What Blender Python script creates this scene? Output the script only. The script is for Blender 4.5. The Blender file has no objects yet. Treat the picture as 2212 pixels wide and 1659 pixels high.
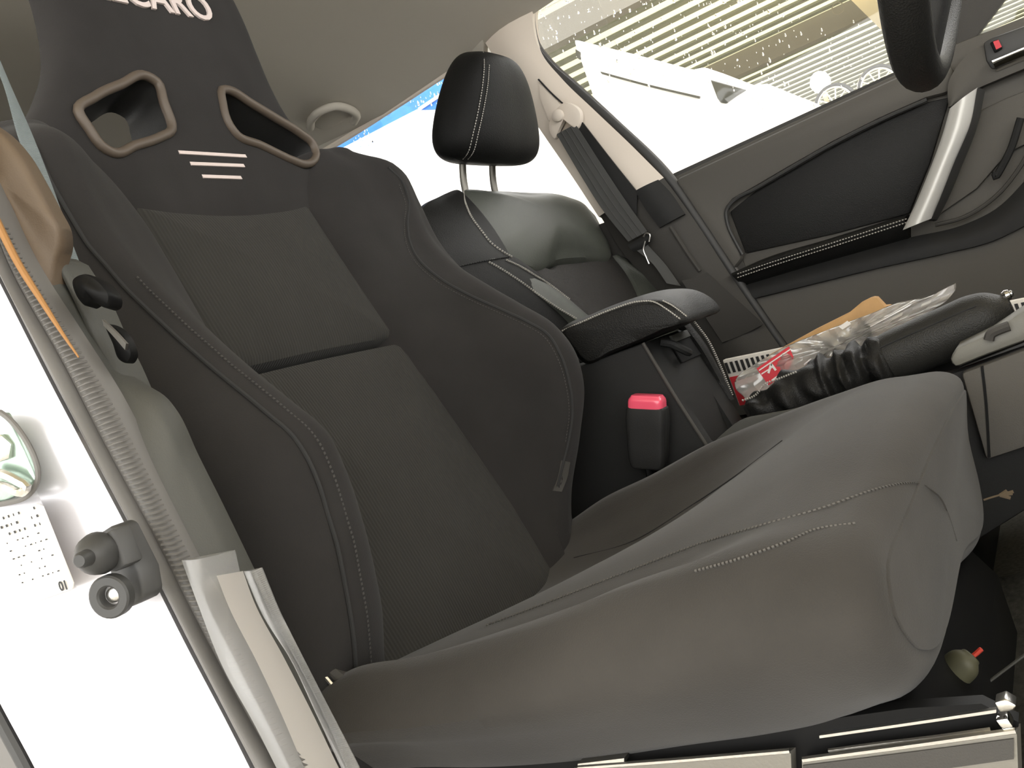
import bpy, bmesh, math, random
import numpy as np
from mathutils import Vector, Matrix
from mathutils.bvhtree import BVHTree
random.seed(7); rng = np.random.default_rng(7)
R_ = math.radians
scene = bpy.context.scene
COL = scene.collection

# ------------------------------------------------------------------ camera
# car axes: x forward, y towards the passenger side, z up, floor at z = 0
IW, IH, FPX = 2212., 1659., 2300.
CAM = np.array([.61, -.87, .47])
ROLL, YAW = R_(19), math.atan(1232 / 2300)
_F = np.array([-math.sin(YAW), math.cos(YAW), 0.])
_R0 = np.array([math.cos(YAW), math.sin(YAW), 0.])
_U0 = np.array([0., 0., 1.])
_R = math.cos(ROLL) * _R0 - math.sin(ROLL) * _U0
_U = math.sin(ROLL) * _R0 + math.cos(ROLL) * _U0
cd = bpy.data.cameras.new('camera'); cam = bpy.data.objects.new('camera', cd); COL.objects.link(cam)
cd.sensor_fit = 'HORIZONTAL'; cd.sensor_width = 36; cd.lens = 36 * FPX / IW
cd.clip_start = .02; cd.clip_end = 200
M = Matrix.Identity(4)
for i in range(3):
    M[i][0], M[i][1], M[i][2], M[i][3] = _R[i], _U[i], -_F[i], CAM[i]
cam.matrix_world = M
scene.camera = cam

# ------------------------------------------------------------------ sky and exposure
world = bpy.data.worlds.new('overcast_sky'); scene.world = world; world.use_nodes = True
bg = world.node_tree.nodes['Background']
bg.inputs[0].default_value = (1.0, .985, .955, 1); bg.inputs[1].default_value = 2.0
vs = scene.view_settings
vs.view_transform = 'Standard'; vs.look = 'None'; vs.gamma = 1; vs.use_curve_mapping = False
vs.exposure = 1.4

# ------------------------------------------------------------------ geometry helpers
def V(*a): return np.array(a, float)
def ray(px, py): return _F + _R * ((px - IW / 2) / FPX) - _U * ((py - IH / 2) / FPX)
def on(px, py, n, o):
    d = ray(px, py); n = np.asarray(n, float)
    return CAM + d * (np.dot(n, np.asarray(o, float) - CAM) / np.dot(n, d))
def at(px, py, y): return on(px, py, (0, 1, 0), (0, y, 0))
def atz(px, py, z): return on(px, py, (0, 0, 1), (0, 0, z))
def ats(pts, y): return [at(p[0], p[1], p[2] if len(p) > 2 else y) for p in pts]

def cr(P, n, closed=False):
    P = np.asarray(P, float); m = len(P)
    if closed: P = np.vstack([P, P[:1]])
    seg = np.maximum(np.linalg.norm(np.diff(P, axis=0), axis=1), 1e-6)
    t = np.concatenate([[0], np.cumsum(seg)])
    k = len(P); T = np.zeros_like(P)
    for i in range(k):
        if closed:
            a = P[(i - 1) % m] if i > 0 else P[m - 1]; b = P[(i + 1) % m] if i < k - 1 else P[1]
            da = seg[i - 1] if i > 0 else seg[-1]; db = seg[i] if i < k - 1 else seg[0]
        else:
            if i == 0: T[i] = (P[1] - P[0]) / seg[0]; continue
            if i == k - 1: T[i] = (P[-1] - P[-2]) / seg[-1]; continue
            a, b, da, db = P[i - 1], P[i + 1], seg[i - 1], seg[i]
        T[i] = ((P[i] - a) / da * db + (b - P[i]) / db * da) / (da + db)
    q = np.linspace(0, t[-1], n, endpoint=not closed)
    ix = np.clip(np.searchsorted(t, q, side='right') - 1, 0, k - 2)
    h = seg[ix][:, None]; u = ((q - t[ix]) / seg[ix])[:, None]
    h00 = 2*u**3 - 3*u**2 + 1; h10 = u**3 - 2*u**2 + u; h01 = -2*u**3 + 3*u**2; h11 = u**3 - u**2
    return h00*P[ix] + h10*h*T[ix] + h01*P[ix+1] + h11*h*T[ix+1]

def lin(P, n, closed=False):
    P = np.asarray(P, float)
    if closed: P = np.vstack([P, P[:1]])
    seg = np.linalg.norm(np.diff(P, axis=0), axis=1); t = np.concatenate([[0], np.cumsum(seg)])
    q = np.linspace(0, t[-1], n, endpoint=not closed)
    return np.stack([np.interp(q, t, P[:, k]) for k in range(3)], 1)

def join(*vfs):
    vs_, fs = [], []
    for v, f in vfs:
        o = len(vs_); vs_ += [tuple(p) for p in v]; fs += [tuple(i + o for i in q) for q in f]
    return vs_, fs

def grid(A, cu=False, cv=False):
    nv, nu = A.shape[:2]; f = []
    for j in range(nv if cv else nv - 1):
        for i in range(nu if cu else nu - 1):
            a = j*nu + i; b = j*nu + (i+1) % nu; j2 = (j+1) % nv
            f.append((a, b, j2*nu + (i+1) % nu, j2*nu + i))
    return [tuple(p) for p in A.reshape(-1, 3)], f

def loft(rows, nu=40, nv=40, rnd=0., rnd0=None, smooth_rows=True):
    """closed profiles skinned along their length, rounded and closed at both ends"""
    A = np.array([cr(r, nu, True) for r in rows])
    if smooth_rows: A = np.stack([cr(A[:, i], nv) for i in range(nu)], 1)
    else: A = np.stack([lin(A[:, i], nv) for i in range(nu)], 1)
    rows_ = [A[j] for j in range(len(A))]
    def cap(last, prev, r):
        c = last.mean(0); d = c - prev.mean(0); d /= max(np.linalg.norm(d), 1e-9)
        rad = np.linalg.norm(last - c, axis=1).mean(); out = []
        for a in (30, 60, 80):
            k = 1 - min(.9, r / rad) * (1 - math.cos(R_(a)))
            out.append(c + (last - c) * k + d * r * math.sin(R_(a)))
        return out
    r0 = rnd if rnd0 is None else rnd0
    if rnd > 0: rows_ = rows_ + cap(rows_[-1], rows_[-2], rnd)
    if r0 > 0: rows_ = cap(rows_[0], rows_[1], r0)[::-1] + rows_
    A = np.array(rows_); v, f = grid(A, cu=True); n = A.shape[1]; m = A.shape[0]
    for row, base, fl in ((A[0], 0, True), (A[-1], (m-1)*n, False)):
        ci = len(v); v.append(tuple(row.mean(0)))
        for i in range(n):
            q = (base + i, base + (i+1) % n, ci); f.append(q[::-1] if fl else q)
    return v, f

def pillow(outline, n, depth, puff=0., edge=.006, num=60, rings=7, smooth=True, power=2.0):
    """padded panel: outline in space, domed by puff along n, depth behind"""
    P = cr(outline, num, True) if smooth else lin(outline, num, True)
    n = np.asarray(n, float); n = n / np.linalg.norm(n); c = P.mean(0)
    dist = np.linalg.norm(P - c, axis=1)[:, None]
    e = np.minimum(edge / dist, .4)
    L = [(P - n*depth), (P - n*edge), c + (P-c)*(1-.3*e) - n*edge*.3, c + (P-c)*(1-e)]
    for k in range(1, rings):
        t = k / rings
        L.append(c + (P-c)*(1-e)*(1-t) + n*puff*(1-(1-t)**power))
    A = np.array(L); v, f = grid(A, cu=True); m = len(P)
    ci = len(v); v.append(tuple(c + n*puff)); b = (len(L)-1)*m
    for i in range(m): f.append((b+i, b+(i+1) % m, ci))
    cb = len(v); v.append(tuple(c - n*depth))
    for i in range(m): f.append(((i+1) % m, i, cb))
    return v, f

def strip(A, B, th, n, bulge=0., m=5, num=40, smooth=True, off=0.):
    """solid ribbon between two lines, thick by th against n, bulged along n"""
    fn = cr if smooth else lin
    A = fn(A, num); B = fn(B, num); n = np.asarray(n, float); n = n/np.linalg.norm(n)
    rows = []
    for k in range(m + 1):
        t = k/m; rows.append(A*(1-t) + B*t + n*(bulge*math.sin(math.pi*t) + off))
    rows.append(B - n*(th - off)); rows.append(A - n*(th - off))
    G = np.stack(rows, 1); v, f = grid(G, cu=True); q = G.shape[1]; e = (num-1)*q
    f.append(tuple(range(q))[::-1]); f.append(tuple(e+i for i in range(q)))
    return v, f

def prism(poly, vec, smooth=0):
    P = cr(poly, smooth, True) if smooth else np.asarray(poly, float)
    vec = np.asarray(vec, float); k = len(P)
    v = [tuple(p) for p in P] + [tuple(p + vec) for p in P]
    f = [tuple(range(k))[::-1], tuple(range(k, 2*k))]
    for i in range(k): f.append((i, (i+1) % k, k+(i+1) % k, k+i))
    return v, f

def tube(path, r, n=10, closed=False, num=None, flat=1.0, up=None):
    P = np.asarray(path, float)
    if num: P = cr(P, num, closed)
    k = len(P); r = np.broadcast_to(np.asarray(r, float), (k,)) if np.ndim(r) == 0 or len(r) == k else np.interp(np.linspace(0, 1, k), np.linspace(0, 1, len(r)), r)
    T = (np.roll(P, -1, 0) - np.roll(P, 1, 0)) if closed else np.gradient(P, axis=0)
    T /= np.maximum(np.linalg.norm(T, axis=1)[:, None], 1e-9)
    u = np.array([0, 0, 1.]) if up is None else np.asarray(up, float)
    if abs(T[0] @ u) > .9: u = np.array([1., 0, 0])
    rows = []
    for i in range(k):
        u = u - T[i]*(u @ T[i]); u /= np.linalg.norm(u); w = np.cross(T[i], u)
        a = np.linspace(0, 2*math.pi, n, endpoint=False)
        rows.append(P[i] + r[i]*(np.cos(a)[:, None]*u*flat + np.sin(a)[:, None]*w))
    G = np.array(rows); v, f = grid(G, cu=True, cv=closed)
    if not closed:
        f.append(tuple(range(n))[::-1]); f.append(tuple((k-1)*n+i for i in range(n)))
    return v, f

def lathe(c, axis, prof, n=24):
    """prof: (distance along axis, radius)"""
    c = np.asarray(c, float); a = np.asarray(axis, float); a /= np.linalg.norm(a)
    u = np.cross(a, [0, 0, 1.]); u = u/np.linalg.norm(u) if np.linalg.norm(u) > .1 else np.array([1., 0, 0]); w = np.cross(a, u)
    ang = np.linspace(0, 2*math.pi, n, endpoint=False)
    G = np.array([c + a*h + r*(np.cos(ang)[:, None]*u + np.sin(ang)[:, None]*w) for h, r in prof])
    v, f = grid(G, cu=True); m = (len(prof)-1)*n
    f.append(tuple(range(n))[::-1]); f.append(tuple(m+i for i in range(n)))
    return v, f

def box(c, ax, ay, az):
    c, ax, ay, az = [np.asarray(q, float) for q in (c, ax, ay, az)]
    v = [tuple(c + sx*ax + sy*ay + sz*az) for sz in (-1, 1) for sy in (-1, 1) for sx in (-1, 1)]
    return v, [(0,2,3,1), (4,5,7,6), (0,1,5,4), (2,6,7,3), (0,4,6,2), (1,3,7,5)]

def stitch_row(path, n, length=.55, w=.0008, lift=.0012, nrm=(0, -1, 0)):
    P = cr(path, n*2+1); nrm = np.asarray(nrm, float); nrm /= np.linalg.norm(nrm); out = []
    for i in range(n):
        a, b = P[2*i], P[2*i+2]; m = (a+b)/2; d = (b-a)/2*length
        s = np.cross(d, nrm); s = s/max(np.linalg.norm(s), 1e-9)*w
        out.append(box(m + nrm*lift*.4, d, s, nrm*lift))
    return join(*out)

BASE = {}
def _link(name, data, base):
    o = bpy.data.objects.new(name, data); COL.objects.link(o); BASE[o.name] = np.asarray(base, float); return o
def tag(o, label=None, cat=None, group=None, kind=None):
    for k, v in (('label', label), ('category', cat), ('group', group), ('kind', kind)):
        if v: o[k] = v
    return o
def thing(name, label, cat, base, group=None):
    o = _link(name, None, base); o.location = base; o.empty_display_size = .05
    return tag(o, label, cat, group)
def mesh(name, vf):
    me = bpy.data.meshes.new(name); me.from_pydata([tuple(map(float, p)) for p in vf[0]], [], [tuple(int(i) for i in q) for q in vf[1]])
    return me
def obj(name, vf, m, parent=None, base=None, angle=40, bevel=0., label=None, kind=None, recalc=True, segs=2):
    if parent is not None: b = BASE[parent.name]
    else:
        A = np.array(vf[0]); b = np.array([A[:, 0].mean(), A[:, 1].mean(), A[:, 2].min()]) if base is None else np.asarray(base, float)
    vf = ([tuple(np.asarray(p) - b) for p in vf[0]], vf[1])
    me = mesh(name, vf)
    if recalc or bevel:
        bm = bmesh.new(); bm.from_mesh(me)
        if recalc: bmesh.ops.recalc_face_normals(bm, faces=bm.faces)
        if bevel:
            es = [e for e in bm.edges if len(e.link_faces) == 2 and e.calc_face_angle(0) > R_(35)]
            try: bmesh.ops.bevel(bm, geom=es, offset=bevel, segments=segs, profile=.5, affect='EDGES', clamp_overlap=True)
            except Exception: pass
        bm.to_mesh(me); bm.free()
    me.polygons.foreach_set('use_smooth', [True]*len(me.polygons))
    me.set_sharp_from_angle(angle=R_(angle))
    me.materials.append(m); me.update()
    o = _link(name, me, b)
    if parent is not None: o.parent = parent
    else: o.location = b
    return tag(o, label, kind=kind)
def caster(*objs):
    trees = []
    for q in objs:
        b = Vector(BASE[q.name]); trees.append(BVHTree.FromPolygons([v.co + b for v in q.data.vertices], [p.vertices[:] for p in q.data.polygons]))
    def f(pts, lift=.0006):
        L = []
        for p in pts:
            d = Vector(ray(p[0], p[1])); hs_ = [h for h in (t.ray_cast(Vector(CAM), d) for t in trees) if h[0] is not None]
            if hs_:
                h = min(hs_, key=lambda h: h[3]); n = h[1] if h[1].dot(d) < 0 else -h[1]
                L.append(np.array(h[0] + n*lift))
        return L
    return f
def boolean(o, cutters):
    for cvf in cutters:
        b = BASE[o.name]
        cm = mesh('cut', ([tuple(np.asarray(p) - b) for p in cvf[0]], cvf[1]))
        bm = bmesh.new(); bm.from_mesh(cm); bmesh.ops.recalc_face_normals(bm, faces=bm.faces); bm.to_mesh(cm); bm.free()
        co = bpy.data.objects.new('cut', cm); COL.objects.link(co); co.matrix_world = Matrix.Identity(4)
        po, lo = o.parent, o.location.copy(); o.parent = None; o.location = (0, 0, 0)
        md = o.modifiers.new('b', 'BOOLEAN'); md.operation = 'DIFFERENCE'; md.solver = 'EXACT'; md.object = co
        dg = bpy.context.evaluated_depsgraph_get(); dg.update()
        nm = bpy.data.meshes.new_from_object(o.evaluated_get(dg)); o.modifiers.clear()
        o.data = nm; nm.polygons.foreach_set('use_smooth', [True]*len(nm.polygons)); nm.set_sharp_from_angle(angle=R_(40))
        o.parent = po; o.location = lo
        bpy.data.objects.remove(co)
def text(body, size, origin, right, up, m, parent, name, extrude=.0006, bold=0., align='CENTER', shear=0.):
    cu = bpy.data.curves.new(name, 'FONT'); cu.body = body; cu.size = size; cu.extrude = extrude; cu.offset = bold
    cu.align_x = align; cu.align_y = 'CENTER'; cu.shear = shear; cu.resolution_u = 4
    to = bpy.data.objects.new('t', cu); COL.objects.link(to)
    dg = bpy.context.evaluated_depsgraph_get(); dg.update()
    me = bpy.data.meshes.new_from_object(to.evaluated_get(dg)); bpy.data.objects.remove(to)
    right = np.asarray(right, float); right /= np.linalg.norm(right); up = np.asarray(up, float)
    up = up - right*(up @ right); up /= np.linalg.norm(up); nn = np.cross(right, up)
    v = [tuple(np.asarray(origin) + right*q.co.x + up*q.co.y + nn*q.co.z) for q in me.vertices]
    f = [tuple(p.vertices) for p in me.polygons]
    return obj(name, (v, f), m, parent, recalc=False, angle=20)

# ------------------------------------------------------------------ materials
def mat(name, col, rough=.6, metal=0., var=.0, vscale=8., bump=0., bscale=200., sheen=0., spec=.5, coat=0., trans=0., alpha=1., emit=None, estr=0., btype='noise', subs=0., tint=None):
    m = bpy.data.materials.new(name); m.use_nodes = True; nt = m.node_tree; b = nt.nodes['Principled BSDF']
    c4 = (*col, 1); b.inputs['Base Color'].default_value = c4
    b.inputs['Roughness'].default_value = rough; b.inputs['Metallic'].default_value = metal
    b.inputs['Specular IOR Level'].default_value = spec
    b.inputs['Coat Weight'].default_value = coat; b.inputs['Sheen Weight'].default_value = sheen
    b.inputs['Sheen Roughness'].default_value = .5
    b.inputs['Transmission Weight'].default_value = trans; b.inputs['Alpha'].default_value = alpha
    if emit: b.inputs['Emission Color'].default_value = (*emit, 1); b.inputs['Emission Strength'].default_value = estr
    tc = nt.nodes.new('ShaderNodeTexCoord')
    if var:
        nz = nt.nodes.new('ShaderNodeTexNoise'); nz.inputs['Scale'].default_value = vscale; nz.inputs['Detail'].default_value = 4
        nt.links.new(tc.outputs['Object'], nz.inputs['Vector'])
        rp = nt.nodes.new('ShaderNodeMapRange'); rp.inputs[1].default_value = .3; rp.inputs[2].default_value = .7
        rp.inputs[3].default_value = 1-var; rp.inputs[4].default_value = 1+var
        nt.links.new(nz.outputs['Fac'], rp.inputs[0])
        mx = nt.nodes.new('ShaderNodeVectorMath'); mx.operation = 'SCALE'; mx.inputs[0].default_value = col
        nt.links.new(rp.outputs[0], mx.inputs['Scale']); nt.links.new(mx.outputs[0], b.inputs['Base Color'])
    if bump:
        bp = nt.nodes.new('ShaderNodeBump'); bp.inputs['Strength'].default_value = bump; bp.inputs['Distance'].default_value = .001
        if btype == 'noise':
            n2 = nt.nodes.new('ShaderNodeTexNoise'); n2.inputs['Scale'].default_value = bscale; n2.inputs['Detail'].default_value = 3; out = n2.outputs['Fac']
        elif btype == 'voronoi':
            n2 = nt.nodes.new('ShaderNodeTexVoronoi'); n2.inputs['Scale'].default_value = bscale; out = n2.outputs['Distance']
        elif btype == 'rib':
            n2 = nt.nodes.new('ShaderNodeTexWave'); n2.bands_direction = 'Y'; n2.inputs['Scale'].default_value = bscale; n2.inputs['Distortion'].default_value = .15; n2.inputs['Detail Scale'].default_value = 3; out = n2.outputs['Fac']
        elif btype == 'weave':
            n2 = nt.nodes.new('ShaderNodeTexWave'); n2.bands_direction = 'Z'; n2.inputs['Scale'].default_value = bscale; out = n2.outputs['Fac']
        nt.links.new(tc.outputs['Object'], n2.inputs['Vector']); nt.links.new(out, bp.inputs['Height'])
        nt.links.new(bp.outputs[0], b.inputs['Normal'])
    return m

def clear_mat(name, col, clear=.7, rough=.1, gloss=.15, tl=.3):
    """thin film: part see-through, part milky, with a gloss"""
    m = bpy.data.materials.new(name); m.use_nodes = True; nt = m.node_tree; nt.nodes.clear()
    out = nt.nodes.new('ShaderNodeOutputMaterial'); tr = nt.nodes.new('ShaderNodeBsdfTransparent')
    df = nt.nodes.new('ShaderNodeBsdfDiffuse'); df.inputs[0].default_value = (*col, 1)
    tl_ = nt.nodes.new('ShaderNodeBsdfTranslucent'); tl_.inputs[0].default_value = (*col, 1)
    gl = nt.nodes.new('ShaderNodeBsdfGlossy'); gl.inputs['Roughness'].default_value = rough
    m1 = nt.nodes.new('ShaderNodeMixShader'); m1.inputs[0].default_value = tl
    nt.links.new(df.outputs[0], m1.inputs[1]); nt.links.new(tl_.outputs[0], m1.inputs[2])
    m2 = nt.nodes.new('ShaderNodeMixShader'); m2.inputs[0].default_value = clear
    nt.links.new(m1.outputs[0], m2.inputs[1]); nt.links.new(tr.outputs[0], m2.inputs[2])
    fr = nt.nodes.new('ShaderNodeFresnel'); fr.inputs[0].default_value = 1.45
    mm = nt.nodes.new('ShaderNodeMath'); mm.operation = 'MULTIPLY_ADD'; mm.inputs[1].default_value = .9; mm.inputs[2].default_value = gloss
    nt.links.new(fr.outputs[0], mm.inputs[0])
    m3 = nt.nodes.new('ShaderNodeMixShader'); nt.links.new(mm.outputs[0], m3.inputs[0])
    nt.links.new(m2.outputs[0], m3.inputs[1]); nt.links.new(gl.outputs[0], m3.inputs[2])
    nt.links.new(m3.outputs[0], out.inputs[0])
    return m

SUEDE = mat('black_suede', (.0235, .022, .0212), .95, var=.12, vscale=14, bump=.25, bscale=900, sheen=.05, spec=.15)
SUEDEC = mat('lit_dusty_suede', (.042, .039, .035), .95, var=.14, vscale=11, bump=.3, bscale=900, sheen=.10, spec=.15)  # same suede as the back, paler for the light on it, plus dust
RIBF = mat('ribbed_fabric', (.031, .030, .0268), .95, var=.05, vscale=20, bump=.5, bscale=80, sheen=.05, spec=.12, btype='rib')
SEAM = mat('dark_seam_thread', (.020, .020, .020), .95)  # dark thread along the joins
SUTHREAD = mat('dark_grey_thread', (.055, .052, .049), .9)
CUTHREAD = mat('grey_cushion_thread', (.095, .09, .082), .9)
SEATL = mat('black_seat_leather', (.0075, .0075, .007), .52, var=.05, bump=.35, bscale=700, btype='voronoi', spec=.14)
LEATHER = mat('black_leather', (.013, .0128, .012), .5, var=.05, bump=.35, bscale=700, btype='voronoi', spec=.22)
LEATHUP = mat('grey_black_leather', (.062, .066, .056), .42, var=.05, bump=.35, bscale=700, btype='voronoi', spec=.4)
PERF = mat('perforated_leather', (.022, .020, .018), .7, bump=1.0, bscale=330, btype='voronoi')
THREAD = mat('light_grey_thread', (.42, .40, .36), .8)
PLASTIC = mat('black_grained_plastic', (.017, .017, .0165), .6, bump=.3, bscale=1100, spec=.25)
PLASTIC2 = mat('charcoal_plastic', (.055, .052, .047), .65, bump=.3, bscale=900, spec=.25)
SLOTTRIM = mat('brown_grey_slot_trim', (.085, .066, .050), .5, spec=.4)
PRINT = mat('pale_embroidery', (.62, .53, .50), .8, bump=.3, bscale=1200)
HEADL = mat('headliner_cloth', (.50, .47, .41), .95, bump=.2, bscale=700, spec=.1)
BEIGE = mat('light_beige_plastic', (.74, .66, .57), .55, bump=.15, bscale=900)
TRIMG2 = mat('olive_grey_plastic', (.15, .146, .125), .55, bump=.2, bscale=900)
TRIMG = mat('grey_pillar_plastic', (.052, .052, .045), .6, bump=.2, bscale=900)
TRIMT = mat('beige_in_warm_shade', (.10, .070, .044), .6, bump=.2, bscale=900)  # beige trim; shade and warm light are put into its colour
PAINT = mat('silver_white_paint', (.58, .57, .60), .28, metal=.25, coat=.5, spec=.5)
RUBBER = mat('black_rubber', (.035, .035, .034), .55)
RUBG = mat('grey_rubber', (.12, .115, .108), .5)
REFLO = mat('orange_reflection_paint', (.26, .125, .035), .7)  # warm reflection on the seal, put into an orange colour
WEB = mat('grey_belt_webbing', (.085, .085, .082), .75, bump=.5, bscale=420, btype='weave')
WEBL = mat('blue_grey_belt_webbing', (.20, .235, .24), .75, bump=.5, bscale=420, btype='weave')
CHROME = mat('chrome', (.75, .74, .72), .12, metal=1)
STEEL = mat('bright_steel', (.62, .61, .58), .28, metal=1, bump=.15, bscale=500)
STEELD = mat('dull_rail_steel', (.20, .19, .165), .42, metal=.5, bump=.15, bscale=500)
SILVER = mat('satin_silver_plastic', (.62, .61, .58), .42, metal=.25)
ZINC = mat('green_zinc_plate', (.36, .46, .40), .35, metal=.8, bump=.3, bscale=120)
RED = mat('red_buckle_plastic', (.85, .10, .17), .25, coat=.3)
REDP = mat('red_print', (.62, .03, .045), .5)
WHITEP = mat('white_card', (.78, .75, .70), .7)
BLACKP = mat('black_print', (.012, .012, .012), .6)
KRAFT = mat('brown_kraft_paper', (.50, .30, .13), .8, var=.12, vscale=25, bump=.5, bscale=60)
CONS = mat('deep_black_plastic', (.017, .017, .0165), .65, bump=.3, bscale=1100, spec=.15)
GRIPM = mat('dark_grip_leather', (.024, .0235, .021), .5, bump=.35, bscale=700, btype='voronoi', spec=.25)
DOORP = mat('charcoal_door_plastic', (.100, .094, .084), .7, bump=.3, bscale=900, spec=.2)
GREYF = mat('grey_foam', (.09, .088, .082), .8, var=.3, vscale=90)
BAGM = clear_mat('clear_plastic_bag', (.92, .88, .80), clear=.52, rough=.12, gloss=.06, tl=.5)
FILM = clear_mat('milky_plastic_film', (.66, .66, .65), clear=.66, rough=.25, gloss=.05, tl=.5)
FILMW = clear_mat('white_plastic_film', (.72, .69, .65), clear=.12, rough=.35, gloss=.04, tl=.4)
GLASS = clear_mat('window_glass', (.8, .85, .82), clear=.985, rough=.0, gloss=.0, tl=.5)
DROP = mat('rain_drop_water', (1, 1, 1), .0, trans=1.0, spec=.5); DROP.node_tree.nodes['Principled BSDF'].inputs['IOR'].default_value = 1.33
CARPET = mat('dark_carpet', (.032, .031, .026), 1.0, var=.3, vscale=160, bump=1., bscale=500, spec=.05)
FRAME = mat('black_painted_steel', (.006, .006, .006), .5, spec=.12)
VANW = mat('white_vehicle_paint', (.85, .84, .80), .3, coat=.4)
VANG = mat('dark_vehicle_glass', (.05, .05, .04), .1)
ROOFS = clear_mat('pale_yellow_roof_sheet', (.74, .71, .50), clear=.0, rough=.5, gloss=.02, tl=.30)
RIBD = mat('dark_green_grey_rib', (.15, .155, .11), .7)
BEAM = mat('grey_steel_beam', (.16, .145, .11), .6)
BEAMY = mat('cream_steel_beam', (.60, .52, .34), .6)
BLUE = mat('blue_tarpaulin', (.02, .17, .62), .6, var=.2, vscale=6)
GROUND = mat('pale_concrete', (.55, .53, .49), .8, var=.15, vscale=2)
LAMPM = mat('work_lamp_glow', (1, .9, .65), .4, emit=(1, .80, .45), estr=60)
ALLOY = mat('pale_alloy', (.62, .60, .50), .4, metal=.3)
ISO = mat('yellow_green_connector', (.065, .063, .036), .6, var=.2, vscale=60)
STRAW = mat('dry_straw', (.16, .12, .075), .8)
REDW = mat('red_wire', (.5, .05, .03), .5)

NY = V(0, -1, 0)          # towards the open driver's door
# ================================================================== THE SETTING
def struct(name, vf, m, parent=None, **k):
    o = obj(name, vf, m, parent, **k)
    if parent is None: o['kind'] = 'structure'
    return o
# ground outside, car floor and transmission tunnel
o = struct('ground', box((0, 4, -.42), (14, 0, 0), (0, 14, 0), (0, 0, .02)), GROUND)
tag(o, 'pale wet concrete yard around the parked car', 'ground')
o = struct('light_blocker', box((0, -.9, 2.35), (4.5, 0, 0), (0, 2.3, 0), (0, 0, .04)), BEAMY)  # unseen slab added to keep light from above off the seats
tag(o, 'unseen added canopy roof above the parked car', 'blocker')
fl = []
for x in np.linspace(-1.5, 1.35, 24):
    fl.append([(x, y, .0 + .10*math.exp(-((y-.345)/.13)**2) + (.16 if x < -.55 else 0) + max(0, x-.95)*.9) for y in np.linspace(-.44, 1.10, 40)])
F = np.array(fl); Fb = F - V(0, 0, .05)
v1 = grid(F); v2 = grid(Fb)
o = struct('floor', join(v1, v2), CARPET); tag(o, 'dark carpeted floor of the car with a centre tunnel', 'floor')
# headliner
def roofz(x, y):
    z = 1.165 - .075*((y-.34)/.72)**2
    if x < -.75: z -= .25*(x+.75)**2
    if x > -.50: z += .10*min(x+.50, .9)
    if x > .55: z -= .5*(x-.55)**2
    return z
up, lo = [], []
for x in np.linspace(-1.75, .80, 46):
    ys = np.linspace(-.40, 1.06, 44)
    up.append([(x, y, roofz(x, y)) for y in ys]); lo.append([(x, y, roofz(x, y)+.04) for y in ys])
U_, L_ = np.array(up), np.array(lo)
edge = np.array([np.vstack([U_[j], L_[j][::-1]]) for j in range(len(U_))])
o = struct('ceiling', grid(edge, cu=True), HEADL); tag(o, 'grey cloth headliner curving over the cabin', 'headliner')
# near roof rail and windscreen pillar stay outside the picture; far roof rail trim
rail_lo = ats([(560, 405), (640, 356), (750, 291), (870, 214), (960, 156), (1010, 128), (1045, 120)], 1.06)
rail_up = ats([(540, 330), (640, 268), (750, 205), (870, 130), (960, 75), (1010, 45), (1050, 22)], 1.02)
o = struct('trim_1', strip(rail_up, rail_lo, .02, (0, -1, -.25), bulge=.012, num=60), HEADL)
tag(o, 'grey roof rail trim above the rear door window', 'roof trim')
lip = struct('window_lip', tube(np.array(rail_lo) + V(0, .004, -.003), .007, 8, num=60), BEIGE, o)
# far rear body side below and behind the rear door window
o = struct('wall_left', join(prism([(-1.75, 1.08, 0), (.12, 1.08, 0), (.10, 1.08, .70), (-.75, 1.08, .73), (-.80, 1.07, 1.09), (-1.75, 1.02, .95)], (0, .07, 0))), PLASTIC2)
tag(o, 'dark inner side of the car behind the passenger seat', 'body side')
o = struct('wall_front_left', prism([(.50, 1.10, 0), (1.45, 1.10, 0), (1.45, 1.10, .70), (.95, 1.10, .71), (.50, 1.10, .55)], (0, .05, 0)), PLASTIC2)
tag(o, 'dark kick panel ahead of the passenger door', 'body side')
o = struct('wall_rear', join(box((-1.42, .34, .36), (.06, 0, 0), (0, .74, 0), (0, 0, .34)), box((-1.55, .34, .71), (.19, 0, 0), (0, .74, 0), (0, 0, .015))), PLASTIC2)
tag(o, 'rear bench back and parcel shelf behind the bucket seat', 'rear bench')
for k, (y0, y1) in enumerate(((-.40, -.20), (.86, 1.06))):
    o = struct('trim_%d' % (6+k), prism([(-1.66, y0, .71), (-1.66, y1, .71), (-1.10, y1, 1.10), (-1.10, y0, 1.12)], (-.04, 0, 0)), HEADL)
    tag(o, ('grey rear pillar trim behind the near shoulder of the bucket seat', 'grey rear pillar trim behind the passenger headrest')[k], 'pillar trim')
o = struct('window_3', prism([(-1.70, -.20, .72), (-1.70, .86, .72), (-1.16, .86, 1.08), (-1.16, -.20, 1.08)], (-.004, 0, 0)), GLASS)
tag(o, 'rear window glass of the car', 'rear window')
# near rear door / quarter (out of view, closes the cabin)
o = struct('wall_right', prism([(-1.75, -.44, 0), (-.02, -.44, 0), (-.02, -.44, .70), (-.80, -.44, .74), (-.85, -.42, 1.05), (-1.75, -.42, .95)], (0, -.05, 0)), TRIMG)
tag(o, 'grey inner rear side of the car beside the driver', 'body side')
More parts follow.
